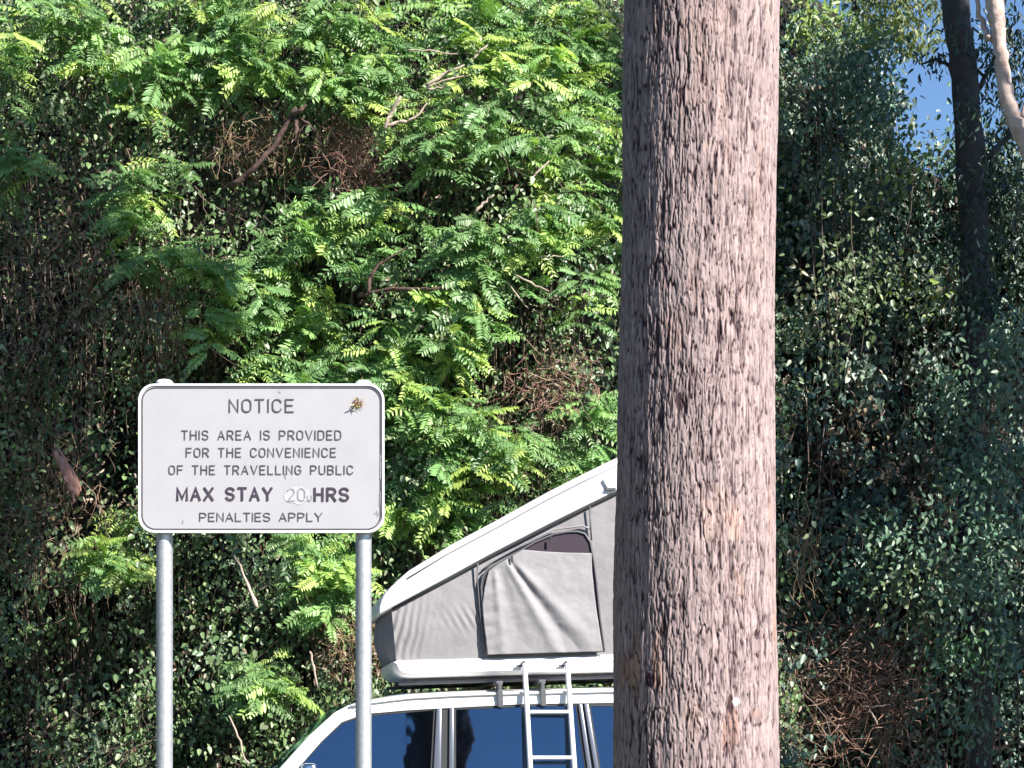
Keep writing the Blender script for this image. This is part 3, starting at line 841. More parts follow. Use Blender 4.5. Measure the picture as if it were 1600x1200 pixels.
# ------------------------------------------------------------------ dead branches and twig tangles
def stick(name, label, px, Y, mat, side=(), cat="branch"):
    """px: [(u, v, halfwidth_px, dy)]"""
    pts = [at(u, v, Y + dy) for (u, v, w, dy) in px]
    o0 = pts[0].copy()
    mb = MB()
    def run(P, W):
        P = [q_ - o0 for q_ in P]; out, ws = [], []
        for i in range(len(P) - 1):
            for k in range(4):
                t = k / 4; out.append(P[i].lerp(P[i + 1], t) + Vector((random.gauss(0, .004), random.gauss(0, .006), random.gauss(0, .004)))); ws.append((W[i] * (1 - t) + W[i + 1] * t) * .74 / FPX * Y * random.uniform(.9, 1.1))
        out.append(P[-1]); ws.append(W[-1] * .45 / FPX * Y)
        mb.tube(out, ws, 7, jitter=.16)
    run(pts, [w for (_, _, w, _) in px])
    for sd in side:
        run([at(u, v, Y + dy) for (u, v, w, dy) in sd], [w for (_, _, w, _) in sd])
    o = mb.build(name, mat, None, smooth=True); o.location = o0
    return tag(o, label, cat)

def wy(u, v, d=-.25):
    Y = 17.0
    for _ in range(4):
        p = at(u, v, Y); Y = float(wall_y(np.array(p.x), np.array(p.z))) + d
    return Y
stick("dead_branch", "dark brown broken branch leaning right with a pale splintered top, upper left", [(362, 290, 6, .1), (395, 265, 6, 0), (425, 232, 5.5, 0), (448, 195, 6, 0), (462, 168, 6.5, -.05)], wy(420, 235, -.45), M['brownwood'],
      [[(456, 180, 6, -.03), (470, 172, 4.5, -.1), (478, 163, 2.5, -.1)], [(462, 186, 5, -.03), (463, 205, 4.5, -.1), (460, 218, 2, -.1)], [(470, 185, 3, 0), (482, 192, 2.5, 0), (492, 206, 1.5, 0)]])
stick("pale_stick", "pale forked stick rising above the twig tangle", [(600, 200, 4.5, 0), (610, 180, 4.5, 0), (626, 150, 4.5, -.05)], wy(610, 180, -.4), M['palewood'], [[(602, 197, 4, 0), (620, 192, 4, 0), (636, 190, 3, 0)], [(636, 190, 2.5, 0), (655, 178, 2.5, 0), (672, 155, 1.5, 0)]])
stick("pale_stick", "bundle of pale sunlit sticks slanting up to the right near the top centre", [(664, 134, 3, 0), (690, 118, 4, 0), (726, 101, 2, 0)], wy(695, 115, -.4), M['palewood'], [[(666, 136, 2, 0), (700, 124, 2.5, 0), (733, 118, 1.5, 0)], [(668, 140, 2, -.1), (690, 136, 2, -.1), (708, 130, 1, -.1)]])
stick("pale_stick", "long thin pale stick lying almost level near the top centre", [(634, 78, 1.6, 0), (672, 80, 2, 0), (715, 84, 1.4, 0)], wy(675, 80, -.4), M['palewood'])
stick("pale_stick", "short pale stick slanting up at the top, left of the big trunk", [(738, 92, 2, 0), (750, 80, 2.6, 0), (762, 70, 1.8, 0)], wy(750, 80, -.4), M['palewood'])
stick("pale_stick", "pale broken stick right of the twig tangle, in the green leaves", [(742, 332, 3, 0), (755, 318, 3.2, 0), (772, 304, 2, 0)], wy(757, 318, -.4), M['palewood'])
stick("pale_stick", "thin pale stick near the big trunk, upper half", [(828, 280, 1.6, 0), (842, 268, 2.2, 0), (858, 251, 1.8, 0)], wy(842, 268, -.4), M['palewood'])
stick("pale_stick", "crossed pale sticks in a small dry gap left of the big trunk", [(805, 430, 1.6, 0), (830, 442, 2.2, 0), (858, 455, 1.5, 0)], wy(830, 445, -.35), M['palewood'], [[(790, 438, 1.6, .05), (806, 458, 2, .05), (826, 482, 1.5, .05)], [(842, 402, 1.4, 0), (866, 400, 1.8, 0), (884, 402, 1.2, 0)]])
stick("dead_branch", "long thin dark branch lying level above the notice sign", [(560, 462, 3, .1), (610, 452, 4.5, 0), (680, 452, 4, -.05), (735, 440, 3, 0)], wy(650, 455, -.35), M['brownwood'], [[(575, 458, 4, 0), (578, 435, 4, 0), (590, 415, 3, 0), (640, 385, 2, 0)]])
stick("bark_slab", "broad pinkish strip of bare wood slanting down, left of the sign", [(84, 704, 5, 0), (96, 724, 9, 0), (110, 750, 11, 0), (120, 776, 9, .05)], wy(105, 740, -.35), M['pinkwood'], [[(90, 700, 3, .02), (112, 735, 5, .04), (126, 768, 5, .06)], [(100, 745, 3, -.03), (112, 765, 4, -.02), (116, 785, 3, 0)]], cat="dead wood")
stick("pale_stick", "pale mottled stick slanting under the sign, between its posts", [(366, 868, 2.2, 0), (378, 890, 2.6, 0), (392, 925, 4, 0), (402, 950, 5, 0)], wy(385, 910, -.4), M['palewood'])
stick("pale_stick", "short white upright stick beside the right sign post", [(485, 1018, 2, 0), (490, 1042, 2.8, 0), (497, 1076, 1.6, 0)], wy(490, 1045, -.4), M['palewood'])
stick("pale_stick", "thin curved whitish stem low between the sign posts", [(358, 1120, 1.8, 0), (372, 1150, 2, 0), (382, 1185, 2, 0), (400, 1215, 2, 0)], wy(378, 1160, -.4), M['palewood'])
stick("pale_stick", "pale stick in the dead bush at the bottom right", [(1345, 1103, 1.6, 0), (1368, 1104, 2, 0), (1392, 1101, 1.6, 0)], wy(1370, 1100, -.4), M['palewood'], [[(1358, 1108, 1.6, 0), (1366, 1122, 2, 0), (1372, 1132, 1.4, 0)]])

def tangle(name, label, u, v, ru, rv, n, c, ln=.30, hang=.6, width=(.0022, .0045), dleaf=0, cat="twigs"):
    Y = wy(u, v, -.12); b = at(u, v, Y)
    root = empty(name, b); tag(root, label, cat)
    a = RNG.uniform(0, 6.283, n); q_ = np.sqrt(RNG.random(n))
    P0 = np.stack([ru * np.clip(RNG.normal(size=n) * .62, -1.15, 1.15), RNG.uniform(-90, 90, n) * .35, rv * np.clip(RNG.normal(size=n) * .62, -1.15, 1.15)], 1) / FPX * Y
    d = norm(np.stack([RNG.normal(size=n) * .7, RNG.normal(size=n) * .5, RNG.normal(size=n) * .6 - hang], 1))
    L = ln * RNG.uniform(.4, 1.2, n); K = 7; tt = np.linspace(-.5, .5, K)
    bend = RNG.normal(size=(n, 3)) * .12
    P = P0[:, None] + d[:, None] * (L[:, None] * tt)[..., None] + bend[:, None] * (tt ** 2)[None, :, None] + np.cumsum(RNG.normal(size=(n, K, 3)) * .008, 1)
    f = Foliage(); f.strips(P, RNG.uniform(*width, n), np.array(c)[RNG.integers(0, len(c), n)] * RNG.uniform(.6, 1.4, (n, 1)))
    f.build("twigs", M['twig'], root)
    if dleaf:
        f = Foliage(); pos = np.stack([ru * RNG.normal(size=dleaf) * .6, RNG.uniform(-60, 90, dleaf) * .35, rv * RNG.normal(size=dleaf) * .6], 1) / FPX * Y
        f.leaves(pos, norm(np.array([0, -.2, -.7]) + .8 * rand_dirs(dleaf)), norm(OUT + .9 * rand_dirs(dleaf)), RNG.uniform(.04, .10, dleaf), RNG.uniform(.012, .03, dleaf), DRY[RNG.integers(0, 5, dleaf)] * RNG.uniform(.6, 1.3, (dleaf, 1)), curl=.4)
        f.build("dead_leaves", M['leaf'], root)
    return root
REDTW = [(.36, .17, .14), (.44, .24, .19), (.26, .12, .10), (.50, .34, .25)]
STRAW = [(.36, .27, .16), (.28, .19, .11), (.22, .13, .08)]
tangle("twig_tangle", "nest like tangle of bare reddish twigs in the upper middle of the hedge", 556, 245, 50, 50, 280, REDTW, .32, .25, (.0018, .0036))
tangle("twig_tangle", "straw coloured hanging vine stems around the dark broken branch", 405, 225, 60, 45, 190, STRAW, .28, 1.0, (.0016, .0032), dleaf=220)
tangle("twig_tangle", "reddish dry twig patch left of the trunk, above the tent lid", 862, 610, 60, 55, 130, REDTW, .30, .2, (.0018, .0034), dleaf=170)
tangle("twig_tangle", "brown hanging dead vines at the far left edge, above the sign's level", 80, 430, 125, 145, 320, [(.14, .09, .075), (.20, .13, .10), (.26, .18, .13)], .34, .8, dleaf=260)
tangle("twig_tangle", "dry upright vine stems just above the sign's left corner", 262, 490, 40, 60, 80, STRAW, .38, 1.5, dleaf=120)
tangle("twig_tangle", "dry brown vine loops left of the sign, below its middle", 60, 800, 100, 140, 210, STRAW + [(.2, .12, .09)], .36, .8, dleaf=200)
tangle("dead_bush", "brown dead bush of tangled stems at the bottom right of the trunk", 1330, 1080, 100, 95, 480, [(.28, .15, .11), (.38, .25, .18), (.22, .12, .09)], .40, .1, (.0025, .006), dleaf=500, cat="bush")
tangle("twig_tangle", "pale fine hanging rootlets close to the right edge of the trunk", 1255, 870, 22, 70, 60, STRAW, .40, 1.4)
tangle("twig_tangle", "dead twigs low behind the vehicle's windscreen, right of the left post", 560, 1010, 45, 50, 130, STRAW, .28, .5, dleaf=90)

# ------------------------------------------------------------------ notice sign
SY = 7.6
K = SY / FPX
sgn = empty("notice_sign", (at(412, 700, SY).x, SY, 0))
tag(sgn, "white notice sign with black lettering on two round galvanised posts", "sign")
sx0 = sgn.location.x
def sp(u, v):     # photo pixel -> local x,z on the sign face
    p = at(u, v, SY); return (p.x - sx0, p.z)
def zp(X, Yz):    # zoom-crop pixel -> local
    return sp(200 + X / 3.8095, 580 + Yz / 3.8107)
def rrect(u0, v0, u1, v1, r, n=10):
    pts = []
    for (cx, cy, a0) in ((u1 - r, v0 + r, -90), (u1 - r, v1 - r, 0), (u0 + r, v1 - r, 90), (u0 + r, v0 + r, 180)):
        for k in range(n + 1):
            a = R(a0 + 90 * k / n); pts.append(sp(cx + r * math.cos(a), cy + r * math.sin(a)))
    return pts
def ring(outer, inner, y0, y1):
    mb = MB(); n = len(outer)
    vs = [(x, y0, z) for x, z in outer] + [(x, y0, z) for x, z in inner] + [(x, y1, z) for x, z in outer] + [(x, y1, z) for x, z in inner]
    fs = []
    for a in range(n):
        b = (a + 1) % n
        fs += [(a, b, n + b, n + a), (2 * n + a, 3 * n + a, 3 * n + b, 2 * n + b), (a, 2 * n + a, 2 * n + b, b), (n + a, n + b, 3 * n + b, 3 * n + a)]
    mb.add(vs, fs); return mb
mb = MB(); mb.prism(rrect(217.5, 601, 599, 831.5, 24), 0.0, 0.006)
panel = mb.build("sign_panel", M['signface'], sgn)
ring(rrect(216, 599.6, 600.4, 832.8, 25.5), rrect(219.6, 603.2, 596.8, 829.2, 22.5), -0.004, 0.014).build("rim", M['alu'], sgn, bevel=.0012, seg=1)
ring(rrect(221.3, 605.0, 595.4, 827.8, 22), rrect(223.1, 606.8, 593.6, 826.0, 20.5), -0.0016, 0.001).build("border_line", M['signink'], panel)

def arc(cx, cy, rx, ry, a0, a1, n=10):
    return [(cx + rx * math.cos(R(a0 + (a1 - a0) * k / n)), cy + ry * math.sin(R(a0 + (a1 - a0) * k / n))) for k in range(n + 1)]
def letters():
    L = {}
    w = .56
    L['N'] = (w, [[(0, 0), (0, 1), (w, 0), (w, 1)]])
    o = arc(w / 2, .7, w / 2, .3, 0, 180) + arc(w / 2, .3, w / 2, .3, 180, 360)
    L['O'] = (w, [o + [o[0]]])
    L['T'] = (w, [[(0, 1), (w, 1)], [(w / 2, 1), (w / 2, 0)]])
    L['I'] = (0.0, [[(0, 0), (0, 1)]])
    L['C'] = (w, [arc(w / 2, .7, w / 2, .3, 15, 180) + arc(w / 2, .3, w / 2, .3, 180, 345)])
    L['E'] = (.5, [[(.5, 1), (0, 1), (0, 0), (.5, 0)], [(0, .52), (.44, .52)]])
    L['F'] = (.5, [[(.5, 1), (0, 1), (0, 0)], [(0, .52), (.44, .52)]])
    L['H'] = (w, [[(0, 0), (0, 1)], [(w, 0), (w, 1)], [(0, .52), (w, .52)]])
    L['S'] = (w, [arc(w / 2, .755, w / 2, .245, 20, 180) [:11] + arc(w / 2, .755, w / 2, .245, 180, 262, 5)[1:] + arc(w / 2, .255, w / 2, .255, 82, 0, 5) + arc(w / 2, .255, w / 2, .255, 0, -160)[1:]])
    L['A'] = (.62, [[(0, 0), (.31, 1), (.62, 0)], [(.12, .34), (.50, .34)]])
    def bowl(y0, y1, x1):
        h = (y1 - y0) / 2
        return [(0, y1), (x1 - h, y1)] + arc(x1 - h, y0 + h, h, h, 90, -90)[1:] + [(0, y0)]
    L['R'] = (w, [[(0, 0), (0, 1)], bowl(.47, 1, w), [(.27, .47), (w, 0)]])
    L['P'] = (w, [[(0, 0), (0, 1)], bowl(.45, 1, w)])
    L['B'] = (w, [[(0, 0), (0, 1)], bowl(.52, 1, w - .02), bowl(0, .52, w)])
    L['D'] = (w, [[(0, 0), (0, 1), (w - .28, 1)] + arc(w - .28, .72, .28, .28, 90, 0)[1:] + arc(w - .28, .28, .28, .28, 0, -90) + [(0, 0)]])
    L['V'] = (.62, [[(0, 1), (.31, 0), (.62, 1)]])
    L['L'] = (.48, [[(0, 1), (0, 0), (.48, 0)]])
    L['G'] = (w, [arc(w / 2, .7, w / 2, .3, 20, 180) + arc(w / 2, .3, w / 2, .3, 180, 360) + [(w, .48), (w * .55, .48)]])
    L['U'] = (w, [[(0, 1), (0, .28)] + arc(w / 2, .28, w / 2, .28, 180, 360)[1:] + [(w, 1)]])
    L['M'] = (.72, [[(0, 0), (0, 1), (.36, .12), (.72, 1), (.72, 0)]])
    L['X'] = (.62, [[(0, 0), (.62, 1)], [(0, 1), (.62, 0)]])
    L['Y'] = (.62, [[(0, 1), (.31, .45), (.62, 1)], [(.31, .45), (.31, 0)]])
    L['2'] = (w, [arc(w / 2, .72, w / 2, .28, 165, -20) + [(0.02, 0), (w, 0)]])
    L['0'] = L['O']
    return L
LET = letters()
def ribbon(mb, pts, w, y0, y1):
    pts = [Vector((p[0], p[1])) for p in pts]
    q_ = [pts[0]]
    for p in pts[1:]:
        if (p - q_[-1]).length > 1e-6: q_.append(p)
    pts = q_; n = len(pts); closed = (pts[0] - pts[-1]).length < 1e-5
    if closed: pts = pts[:-1]; n -= 1
    Lp, Rp = [], []
    for a in range(n):
        if closed: d0 = (pts[a] - pts[a - 1]).normalized(); d1 = (pts[(a + 1) % n] - pts[a]).normalized()
        else:
            d1 = (pts[min(a + 1, n - 1)] - pts[min(a, n - 2)]).normalized(); d0 = (pts[max(a, 1)] - pts[max(a - 1, 0)]).normalized()
        n0 = Vector((-d0.y, d0.x)); n1 = Vector((-d1.y, d1.x)); m_ = (n0 + n1)
        m_ = m_.normalized() if m_.length > 1e-3 else n0
        k = min(1 / max(m_.dot(n0), .35), 1.9) * w / 2
        ext = Vector((0, 0))
        if not closed and a == 0: ext = -d1 * w * .42
        if not closed and a == n - 1: ext = d0 * w * .42
        Lp.append(pts[a] + m_ * k + ext); Rp.append(pts[a] - m_ * k + ext)
    segs = n if closed else n - 1
    vs = [(p.x, y0, p.y) for p in Lp] + [(p.x, y0, p.y) for p in Rp]
    mb.add(vs, [(a, (a + 1) % n, n + (a + 1) % n, n + a) for a in range(segs)])
def text_row(s, X0, X1, Y0, Y1, stroke, mat, gap=.27, space=.62, y=-.0022):
    """X0..X1, Y0 (top)..Y1 (bottom): zoom-crop pixels of the row"""
    H = (Y1 - Y0 - stroke); tot = 0; items = []
    for ch in s:
        if ch == ' ': tot += space - gap; continue
        w, st = LET[ch]; items.append((tot, st)); tot += w + gap
    tot -= gap
    kx = (X1 - X0 - stroke) / tot
    for (ox, st) in items:
        mb = MB()
        for e, pl in enumerate(st):
            P = [zp(X0 + stroke / 2 + (ox + px_) * kx, Y1 - stroke / 2 - pz * H) for (px_, pz) in pl]
            ribbon(mb, P, stroke / 3.81 * K, y - .0002 * e, 0)
        mb.build("letter", mat, panel)
text_row("NOTICE", 600, 988, 165, 248, 9.0, M['signink'], gap=.30)
text_row("THIS AREA IS PROVIDED", 318, 1270, 352, 411, 6.6, M['signink'], gap=.30, space=1.0)
text_row("FOR THE CONVENIENCE", 345, 1240, 456, 514, 6.6, M['signink'], gap=.30, space=1.0)
text_row("OF THE TRAVELLING PUBLIC", 242, 1342, 560, 617, 6.6, M['signink'], gap=.30, space=1.0)
text_row("MAX STAY", 288, 862, 690, 774, 14.5, M['signbold'], gap=.36, space=1.05)
text_row("HRS", 1105, 1317, 692, 778, 14.5, M['signbold'], gap=.34)
text_row("PENALTIES APPLY", 425, 1158, 842, 896, 6.2, M['signink'], gap=.24, space=.85)
# the scraped patch with the hand-changed 20
pp = []
for k in range(44):
    a = 2 * math.pi * k / 44; rr_ = 1 + random.uniform(-.17, .15)
    pp.append(zp(1003 + 74 * rr_ * math.cos(a), 738 - 52 * rr_ * math.sin(a)))
mb = MB(); mb.prism(pp, -.0010, .0005); mb.build("scraped_patch", M['patch'], panel)
text_row("20", 945, 1056, 697, 777, 8.0, M['ghostink'], gap=.30)
mb = MB(); ribbon(mb, [zp(1068, 745), zp(1070, 768), zp(1082, 774), zp(1092, 766), zp(1094, 742)], 5 / 3.81 * K, -.0021, 0); mb.build("rubbed_digit", M['ghostink'], panel)
# scuffs
for (P, w) in (([(935, 612), (940, 640)], 4), ([(1470, 850), (1482, 832), (1488, 862), (1494, 846)], 5), ([(326, 905), (330, 888)], 4), ([(897, 118), (910, 128)], 4), ([(1505, 500), (1503, 640)], 7), ([(1502, 720), (1500, 800)], 6)):
    mb = MB(); ribbon(mb, [zp(*p) for p in P], w / 3.81 * K, -.0024, 0); mb.build("scuff", M['ghostink'], panel)
# posts with domed caps
for (uc, vt, hw) in ((257, 592.5, 12.8), (568, 594, 12.6)):
    pc = at(uc, 0, SY + .045); x = pc.x - sx0; r_ = hw / FPX * (SY + .045); zt = CZ + (V0 - vt) / FPX * (SY + .045)
    mb = MB(); mb.tube([(x, .045, 0), (x, .045, 1.2), (x, .045, zt - .03)], r_, 28); po = mb.build("post", M['zinc'], sgn, smooth=True, auto=40)
    mb = MB(); mb.tube([(x, .045, zt - .032), (x, .045, zt - .012), (x, .045, zt - .004), (x, .045, zt)], [r_ * 1.07, r_ * 1.07, r_ * .8, r_ * .25], 28); mb.build("post_cap", M['alu'], po, smooth=True, auto=40)
    for zb in (zp(0, 200)[1], zp(0, 840)[1]):
        mb = MB(); mb.tube([(x, .045, zb - .02), (x, .045, zb + .02)], r_ * 1.12, 24); mb.box((x, .014, zb), (r_ * 3.2, .012, .04)); mb.build("clamp", M['zinc'], po)

# dead leaf bundle caught in a web on the sign
wc = zp(1372, 195)
wb = MB(); lf = empty("dead_leaf", (sx0 + wc[0], SY - .006, wc[1])); tag(lf, "tiny yellow and rust coloured dead leaf caught in a web on the sign's top right", "leaf")
f = Foliage(); n = 46
pos = RNG.normal(size=(n, 3)) * np.array([.0075, .003, .0085]); pos[:, 1] -= .006
cc_ = np.array([(.45, .33, .08), (.30, .12, .06), (.5, .4, .16), (.22, .08, .06)])[RNG.integers(0, 4, n)]
f.leaves(pos, rand_dirs(n), norm(np.array([0, -1, .4]) + .5 * rand_dirs(n)), RNG.uniform(.008, .018, n), RNG.uniform(.003, .007, n), cc_, curl=.4); f.build("crumpled_blade", M['leaf'], lf)
f = Foliage(); n = 16; a = RNG.uniform(0, 6.28, n); e_ = np.stack([np.cos(a) * .028, np.full(n, .003), np.sin(a) * .026 + .004], 1)
tt = np.linspace(0, 1, 4)[None, :, None]; f.strips(e_[:, None] * tt + np.array([0, -.004, 0]) * (1 - tt), np.full(n, .00035), np.tile([[.5, .45, .42]], (n, 1))); f.build("web_thread", M['twig'], lf)

# ------------------------------------------------------------------ four-wheel drive
YAW, PITCH = 7.0, -2.0
VM = Matrix.Translation((0, 13.75, 0)) @ Euler((0, R(PITCH), R(YAW)), 'XYZ').to_matrix().to_4x4()
VMi = VM.inverted()
camL = VMi @ Vector((0, 0, CZ))
def vp(u, v, yl=0.0):
    """photo pixel -> (x, z) on the plane y = yl of the vehicle's own frame"""
    d = VMi.to_3x3() @ Vector(((u - U0) / FPX, 1, (V0 - v) / FPX))
    t = (yl - camL.y) / d.y
    p = camL + d * t
    return (p.x, p.z)
car = empty("four_wheel_drive"); car.matrix_world = VM
tag(car, "white four wheel drive wagon parked behind the big trunk, carrying a rooftop tent", "car")
W_ = 1.82
# ground under a pitched car: lift so that wheels touch on average
WB0, WB1, WR = -2.05, .80, .39
def arch(xc, r_=.47):
    return [(xc + r_ * math.cos(R(a)), .39 + r_ * math.sin(R(a))) for a in range(0, 181, 15)]
zw = 1.24
prof = [(1.62, .55), (1.64, .95), (1.60, zw), (-1.62, zw), (-1.80, 1.20), (-2.75, 1.09), (-2.90, .98), (-2.92, .55), (WB0 - .47, .50)] + list(reversed(arch(WB0))) + [(WB0 + .47, .42), (WB1 - .47, .42)] + list(reversed(arch(WB1))) + [(WB1 + .47, .50)]
mb = MB(); mb.prism(prof, 0.0, W_)
body = mb.build("body", M['paint'], car, bevel=.035, seg=3, smooth=True, auto=35)
def th(x, z): return .14 * (z - zw)             # tumblehome of the cabin side
# cabin side: pillars and roof rail, outlined from the near side and mirrored to the far side
A_out = [vp(437, 1200, .06), vp(483, 1149, .08), vp(523, 1113, .1), vp(546, 1101, .1)]
A_in = [vp(466, 1200, .06), vp(502, 1159, .08), vp(534, 1129, .1), vp(560, 1119.5, .1)]
def ext(p, q_, z):                                # carry a line down to height z
    t = (z - q_[1]) / (p[1] - q_[1]); return (q_[0] + (p[0] - q_[0]) * t, z)
a_o = ext(A_out[0], A_out[1], zw - .02); a_i = ext(A_in[0], A_in[1], zw - .02)
rail_top = [vp(u, v, .1) for u, v in ((546, 1101), (579, 1095), (637, 1088), (703, 1084), (772, 1081.5), (953, 1077.5))]
rail_bot = [vp(u, v, .1) for u, v in ((560, 1119.5), (579, 1115.5), (637, 1110.5), (681, 1108), (815, 1101), (953, 1099))]
def lin(a, b, x): return (x, a[1] + (b[1] - a[1]) * (x - a[0]) / (b[0] - a[0]))
XR = 1.50
rail_top.append((XR, rail_top[-1][1] - .035)); rail_bot.append((XR - .04, rail_bot[-1][1] - .035))
def pillar(u0, u1, vt, ub0, ub1):
    t0, t1 = vp(u0, vt, .09), vp(u1, vt, .09); b0, b1 = vp(ub0, 1200, .04), vp(ub1, 1200, .04)
    return [t0, t1, ext(b1, t1, zw - .02), ext(b0, t0, zw - .02)]
B1 = pillar(682, 690, 1107, 677, 689); B2 = pillar(702, 709, 1106, 701, 709)
C1 = pillar(903, 909, 1099.5, 917, 924); C2 = pillar(912, 919, 1099.5, 928, 935)
D1 = [(XR - .16, rail_bot[-1][1] + .01), (XR, rail_top[-1][1]), (1.60, zw - .02), (1.40, zw - .02)]
polys = [A_out[::-1] and ([a_o] + A_out + A_in[::-1] + [a_i]), rail_top + rail_bot[::-1], D1]
doorfr = [B1, B2, C1, C2]
for far in (False, True):
    def yy(off):
        return (lambda x, z: W_ - off - th(x, z)) if far else (lambda x, z: off + th(x, z))
    mb = MB()
    for P in polys: mb.prism(P, yy(.0), yy(.075))
    mb.build("cabin_side", M['paint'], body, bevel=.012, seg=2, smooth=True, auto=40)
    for P in doorfr:
        mb = MB(); mb.prism(P, yy(-.004), yy(.04)); mb.build("door_frame", M['frame'], body, bevel=.006, seg=2, smooth=True, auto=40)
    for P in ([B1[1], B2[0], B2[3], B1[2]], [C1[1], C2[0], C2[3], C1[2]]):
        mb = MB(); mb.prism(P, yy(.014), yy(.05)); mb.build("pillar_trim", M['blacktrim'], body)
    # glazing
    def rb(u): # rail bottom height at image column u
        return vp(u, np.interp(u, [560, 579, 637, 681, 815, 953], [1119.5, 1115.5, 1110.5, 1108, 1101, 1099]) + .5, .1)
    g1 = [a_i] + A_in + [rb(600), rb(640), B1[0], B1[3]]
    g2 = [B2[1], rb(815), C1[0], C1[3], B2[2]]
    g3 = [C2[1], (rail_bot[-1][0] - .12, rail_bot[-1][1]), (1.40, zw - .01), C2[2]]
    for g in (g1, g2, g3):
        mb = MB(); mb.prism(g, yy(.020), yy(.025)); mb.build("side_window", M['glass'], car)
        # rubber seal round the pane
        mb = MB(); cx_ = sum(p[0] for p in g) / len(g); cz_ = sum(p[1] for p in g) / len(g)
        for a in range(len(g)):
            p, q_ = g[a], g[(a + 1) % len(g)]
            e = .018
            ip = (p[0] + (cx_ - p[0]) * .035, p[1] + (cz_ - p[1]) * .05); iq = (q_[0] + (cx_ - q_[0]) * .035, q_[1] + (cz_ - q_[1]) * .05)
            mb.prism([p, q_, iq, ip], yy(.012), yy(.030))
        mb.build("window_seal", M['blacktrim'], body)
    # rain gutter along the rail
    mb = MB(); gp = [(x, yy(-.012)(x, z), z - .012) for x, z in rail_top]; mb.tube(gp, .009, 6); mb.build("rain_gutter", M['paint'], body, smooth=True)
# roof skin with a slight crown
n = 15
xs_ = [p[0] for p in rail_top]; zs_ = [p[1] for p in rail_top]
xr = np.linspace(xs_[0], xs_[-1], 26); zr = np.interp(xr, xs_, zs_)
vs = []; fs = []
for a in range(26):
    e = .05 + .01
    for b in range(n):
        s_ = b / (n - 1); y0 = th(0, zr[a]) + .01; y = y0 + (W_ - 2 * y0) * s_
        vs.append((xr[a], y, zr[a] + .035 * (1 - (2 * s_ - 1) ** 4) * min(1, .35 + a / 5) - .004))
for a in range(25):
    for b in range(n - 1): k = a * n + b; fs.append((k, k + 1, k + n + 1, k + n))
mb = MB(); mb.add(vs, fs); roof = mb.build("roof", M['paint'], body, smooth=True)
sm = roof.modifiers.new("thickness", 'SOLIDIFY'); sm.thickness = .02; sm.offset = -1
# windscreen and rear glass
f0, f1 = a_o, A_out[-1]
mb = MB(); nn_ = 12; vs = []; fs = []
for a in range(nn_):
    s_ = a / (nn_ - 1); bow = .09 * (1 - (2 * s_ - 1) ** 2)
    yb = .03 + (W_ - .06) * s_; yt = .13 + (W_ - .26) * s_
    for e in (0, .5, 1):
        vs.append((f0[0] + (f1[0] - f0[0]) * e - bow, yb + (yt - yb) * e, f0[1] + (f1[1] - f0[1]) * e))
for a in range(nn_ - 1):
    for e in range(2): k = a * 3 + e; fs.append((k, k + 1, k + 4, k + 3))
mb.add(vs, fs); mb.build("windscreen", M['glass'], car, smooth=True)
mb = MB(); vs = [(1.585, .12, zw), (1.585, W_ - .12, zw), (XR - .005, W_ - .2, rail_bot[-1][1] + .02), (XR - .005, .2, rail_bot[-1][1] + .02)]
mb.add(vs + [(x - .01, y, z) for x, y, z in vs], [(0, 1, 2, 3), (7, 6, 5, 4), (0, 4, 5, 1), (1, 5, 6, 2), (2, 6, 7, 3), (3, 7, 4, 0)]); mb.build("rear_window", M['glass'], car)
mb = MB(); mb.prism([(x, z) for x, z in ((XR - .02, rail_bot[-1][1] + .02), (XR + .005, rail_bot[-1][1] + .02), (XR + .005, rail_top[-1][1] + .005), (XR - .02, rail_top[-1][1] + .005))], .2, W_ - .2); mb.build("rear_header", M['paint'], body)
# cabin floor, seats, dash, steering wheel
mb = MB(); mb.box((0, W_ / 2, .62), (3.1, W_ - .16, .06)); mb.build("cabin_floor", M['seat'], car)
mb = MB(); mb.prism([(-1.62, .8), (-1.62, 1.25), (-1.30, 1.28), (-1.22, 1.1), (-1.22, .8)], .08, W_ - .08); mb.build("dashboard", M['greyplastic'], car, bevel=.03)
for yc in (.48, W_ - .48):
    mb = MB(); mb.box((-.62, yc, .95), (.5, .5, .16)); mb.prism([(-.42, .95), (-.27, .97), (-.13, 1.52), (-.25, 1.54)], yc - .25, yc + .25); s_ = mb.build("front_seat", M['seat'], car, bevel=.04)
    mb = MB(); mb.prism([(-.22, 1.57), (-.11, 1.56), (-.07, 1.75), (-.17, 1.77)], yc - .13, yc + .13); mb.build("headrest", M['seat'], s_, bevel=.03)
mb = MB(); mb.box((.35, W_ / 2, .95), (.5, 1.4, .16)); mb.prism([(.52, .95), (.66, .97), (.78, 1.48), (.67, 1.5)], .2, W_ - .2); mb.build("rear_seat", M['seat'], car, bevel=.04)
sw = MB(); sw.tube([(-1.08 + .06 * math.sin(a), W_ - .48 + .18 * math.cos(a), 1.25 + .17 * math.sin(a)) for a in np.linspace(0, 2 * math.pi, 25)], .014, 6); sw.build("steering_wheel", M['blacktrim'], car, smooth=True)
